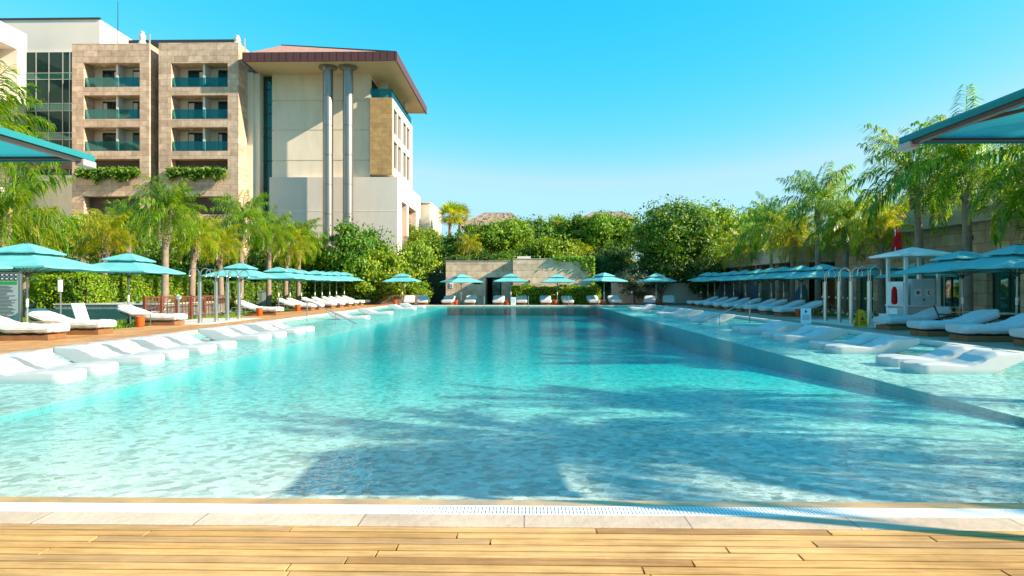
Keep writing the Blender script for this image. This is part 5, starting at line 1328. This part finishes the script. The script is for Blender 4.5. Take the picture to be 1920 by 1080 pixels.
# ---- fan palm, banana, cycads, bamboo
def fan_crown(name, seed, nf, L, mat):
    rg=np.random.default_rng(seed); V=[];Q=[]
    for k in range(nf):
        az=k*2.4+rg.uniform(-.2,.2); e=R(75-115*k/nf); h=np.array([math.cos(az)*math.cos(e),math.sin(az)*math.cos(e),math.sin(e)]); s=np.array([-math.sin(az),math.cos(az),0]); up=np.cross(h,s)
        st=h*L*.5
        a=len(V); w=s*.03; V+=[-w,w,st+w,st-w]; Q.append((a,a+1,a+2,a+3))
        for j in range(15):
            t=(j/14-.5)*2*R(100); d=h*math.cos(t)+s*math.sin(t); d=d+np.array([0,0,-.12*abs(t)]); q=np.cross(d,up); q/=np.linalg.norm(q)
            l=L*.75*(1-.25*abs(t)/1.75); m=st+d*l*.55; ee=st+d*l+np.array([0,0,-.25*l*rg.random()])
            a=len(V); V+=[st-q*.01,st+q*.01,m+q*.07,m-q*.07,ee+q*.02,ee-q*.02]; Q+=[(a,a+1,a+2,a+3),(a+3,a+2,a+4,a+5)]
    me=np_mesh(name,np.array(V),np.array(Q)); me.materials.append(M[mat]); return me
FANC=fan_crown('crown',3,34,2.3,'palm_gold')
for px,Y,ytop,l,s in ((843,84,390,'fan palm standing against the sky beside the thatched hut',.82),(862,87,391,'second fan palm touching the first one by the thatched hut',.76)):
    x=wx(px,Y); zc=wz(ytop+14,Y,px); root=tag(empty('fan_palm',(x,Y,3.4)),l,'palm tree','fan palms on the skyline')
    b,c=palm_trunk('trunk',zc-3.4,.22,int(px)); b.build('trunk',M['trunk_palm'],root,True); o=link('crown',FANC,None,root); o.location=(c[0],c[1],zc-3.4); o.scale=(s,s,s)
CYC=palm_crown('crown',9,30,1.5,.30,34,'palm_leaf',.3,.035,5)
CYG=palm_crown('crown',10,26,1.7,.5,30,'palm_gold',.45,.045,10)
def low_palm(x,y,me,s,label,z=-.03,group='low palms and cycads'):
    root=tag(empty('low_palm',(x,y,z),random.uniform(0,6)),label,'palm',group)
    MB().tube([(0,0,-.05),(0,0,.45*s)],[.2*s,.16*s],10).build('trunk',M['trunk_palm'],root,True); o=link('crown',me,None,root); o.location=(0,0,.42*s); o.scale=(s,s,s)
low_palm(-26.4,34.5,CYC,1.5,'spiky cycad on the lawn right of the information board'); low_palm(-30.0,36.5,CYG,1.3,'golden low palm behind the information board')
low_palm(wx(870,70),70,CYG,1.5,'low palm with hanging tan fronds above the pavilion sign',2.6); low_palm(wx(820,74),74,CYG,1.6,'dry looking low palm on the rise above the passage',3.2)
low_palm(wx(1165,74),74,CYG,1.5,'golden low palm on the slope left of the big round tree',3.2); low_palm(wx(1090,76),76,CYG,1.5,'golden low palm on the skyline slope under the peeking hut',4.2)
low_palm(wx(970,73),73,CYC,1.5,'spiky low palm on the slope above the pavilion hatch',3.2); low_palm(-24.5,46.5,CYC,1.3,'spiky low palm above the far end of the clipped hedge',.6)
low_palm(wx(415,46),46,CYG,1.0,'small golden low palm behind the third shower post')
palm(wx(880,71),71,3.6,4,'small palm with drooping fronds on the slope behind the pavilion',.6,.12,BG,2.6); palm(wx(1450,68),68,5.5,3,'golden palm behind the arcade roof',1.0,.17,BG,0)
palm(wx(1680,48),48,6.0,1,'palm rising behind the stone fascia',1.0,.17,BG,0); palm(wx(1890,42),42,6.0,0,'palm rising behind the hall roof at the picture edge',1.1,.17,BG,0); palm(wx(1800,45),45,6.4,3,'golden palm rising behind the hall roof louvres',1.0,.17,BG,0)
def banana(x,y,label,s=1.0):
    root=tag(empty('banana_plant',(x,y,-.03),random.uniform(0,6)),label,'plant','banana plants behind the clipped hedge'); rg=np.random.default_rng(int(y*10)); V=[];Q=[]
    for k in range(9):
        az=k*2.4; e0=R(80-50*k/9); L=2.6*s; p=np.array([0,0,1.2*s]); h=np.array([math.cos(az),math.sin(az),0]); sd=np.array([-math.sin(az),math.cos(az),0]); rows=[]
        for i in range(9):
            t=i/8; e=e0-R(95)*t**1.5; d=h*math.cos(e)+np.array([0,0,math.sin(e)]); w=.36*s*math.sin(math.pi*min(1,max(0.02,(t-.12)/.9)))**.6 if t>.14 else .03
            a=len(V); up=np.cross(d,sd); V+=[p-sd*w-up*w*.25,p,p+sd*w-up*w*.25]; rows.append(a); p=p+d*L/8
        for a,b in zip(rows[:-1],rows[1:]): Q+=[(a,a+1,b+1,b),(a+1,a+2,b+2,b+1)]
    me=np_mesh('leaves',np.array(V),np.array(Q)); me.materials.append(M['banana']); link('leaves',me,None,root,True)
    MB().tube([(0,0,0),(0,0,1.3*s)],[.14*s,.09*s],10).build('stem',M['banana'],root,True)
banana(-25.8,39.5,'banana plant with broad leaves above the clipped hedge',1.25); banana(-27.0,36.5,'broad leaved banana plant left of the pale palm trunk',1.3)
# grass tufts on the lawn edge
rg=np.random.default_rng(8); n=5200
x=-14.95-rg.random(n)**1.5*4; y=rg.uniform(19,34,n); C=np.stack([x,y,np.full(n,.02)],1)
ok=~((x>-16.0)&(y>25.9)&(y<31.6)); C=C[ok]; n=len(C)
d=rg.uniform(0,6.28,n); V=np.empty((n,4,3)); w=.012; hh_=rg.uniform(.05,.11,n)
V[:,0]=C+np.stack([-w*np.cos(d),-w*np.sin(d),-.05*np.ones(n)],1); V[:,1]=C+np.stack([w*np.cos(d),w*np.sin(d),-.05*np.ones(n)],1)
V[:,2]=C+np.stack([w*.3*np.cos(d)+.03*np.sin(d),w*.3*np.sin(d),hh_],1); V[:,3]=C+np.stack([-w*.3*np.cos(d)+.03*np.sin(d),-w*.3*np.sin(d),hh_],1)
me=np_mesh('grass',V.reshape(-1,3),np.arange(n*4).reshape(n,4)); me.materials.append(M['leaf_hedge']); tag(link('grass',me,None),kind='stuff')
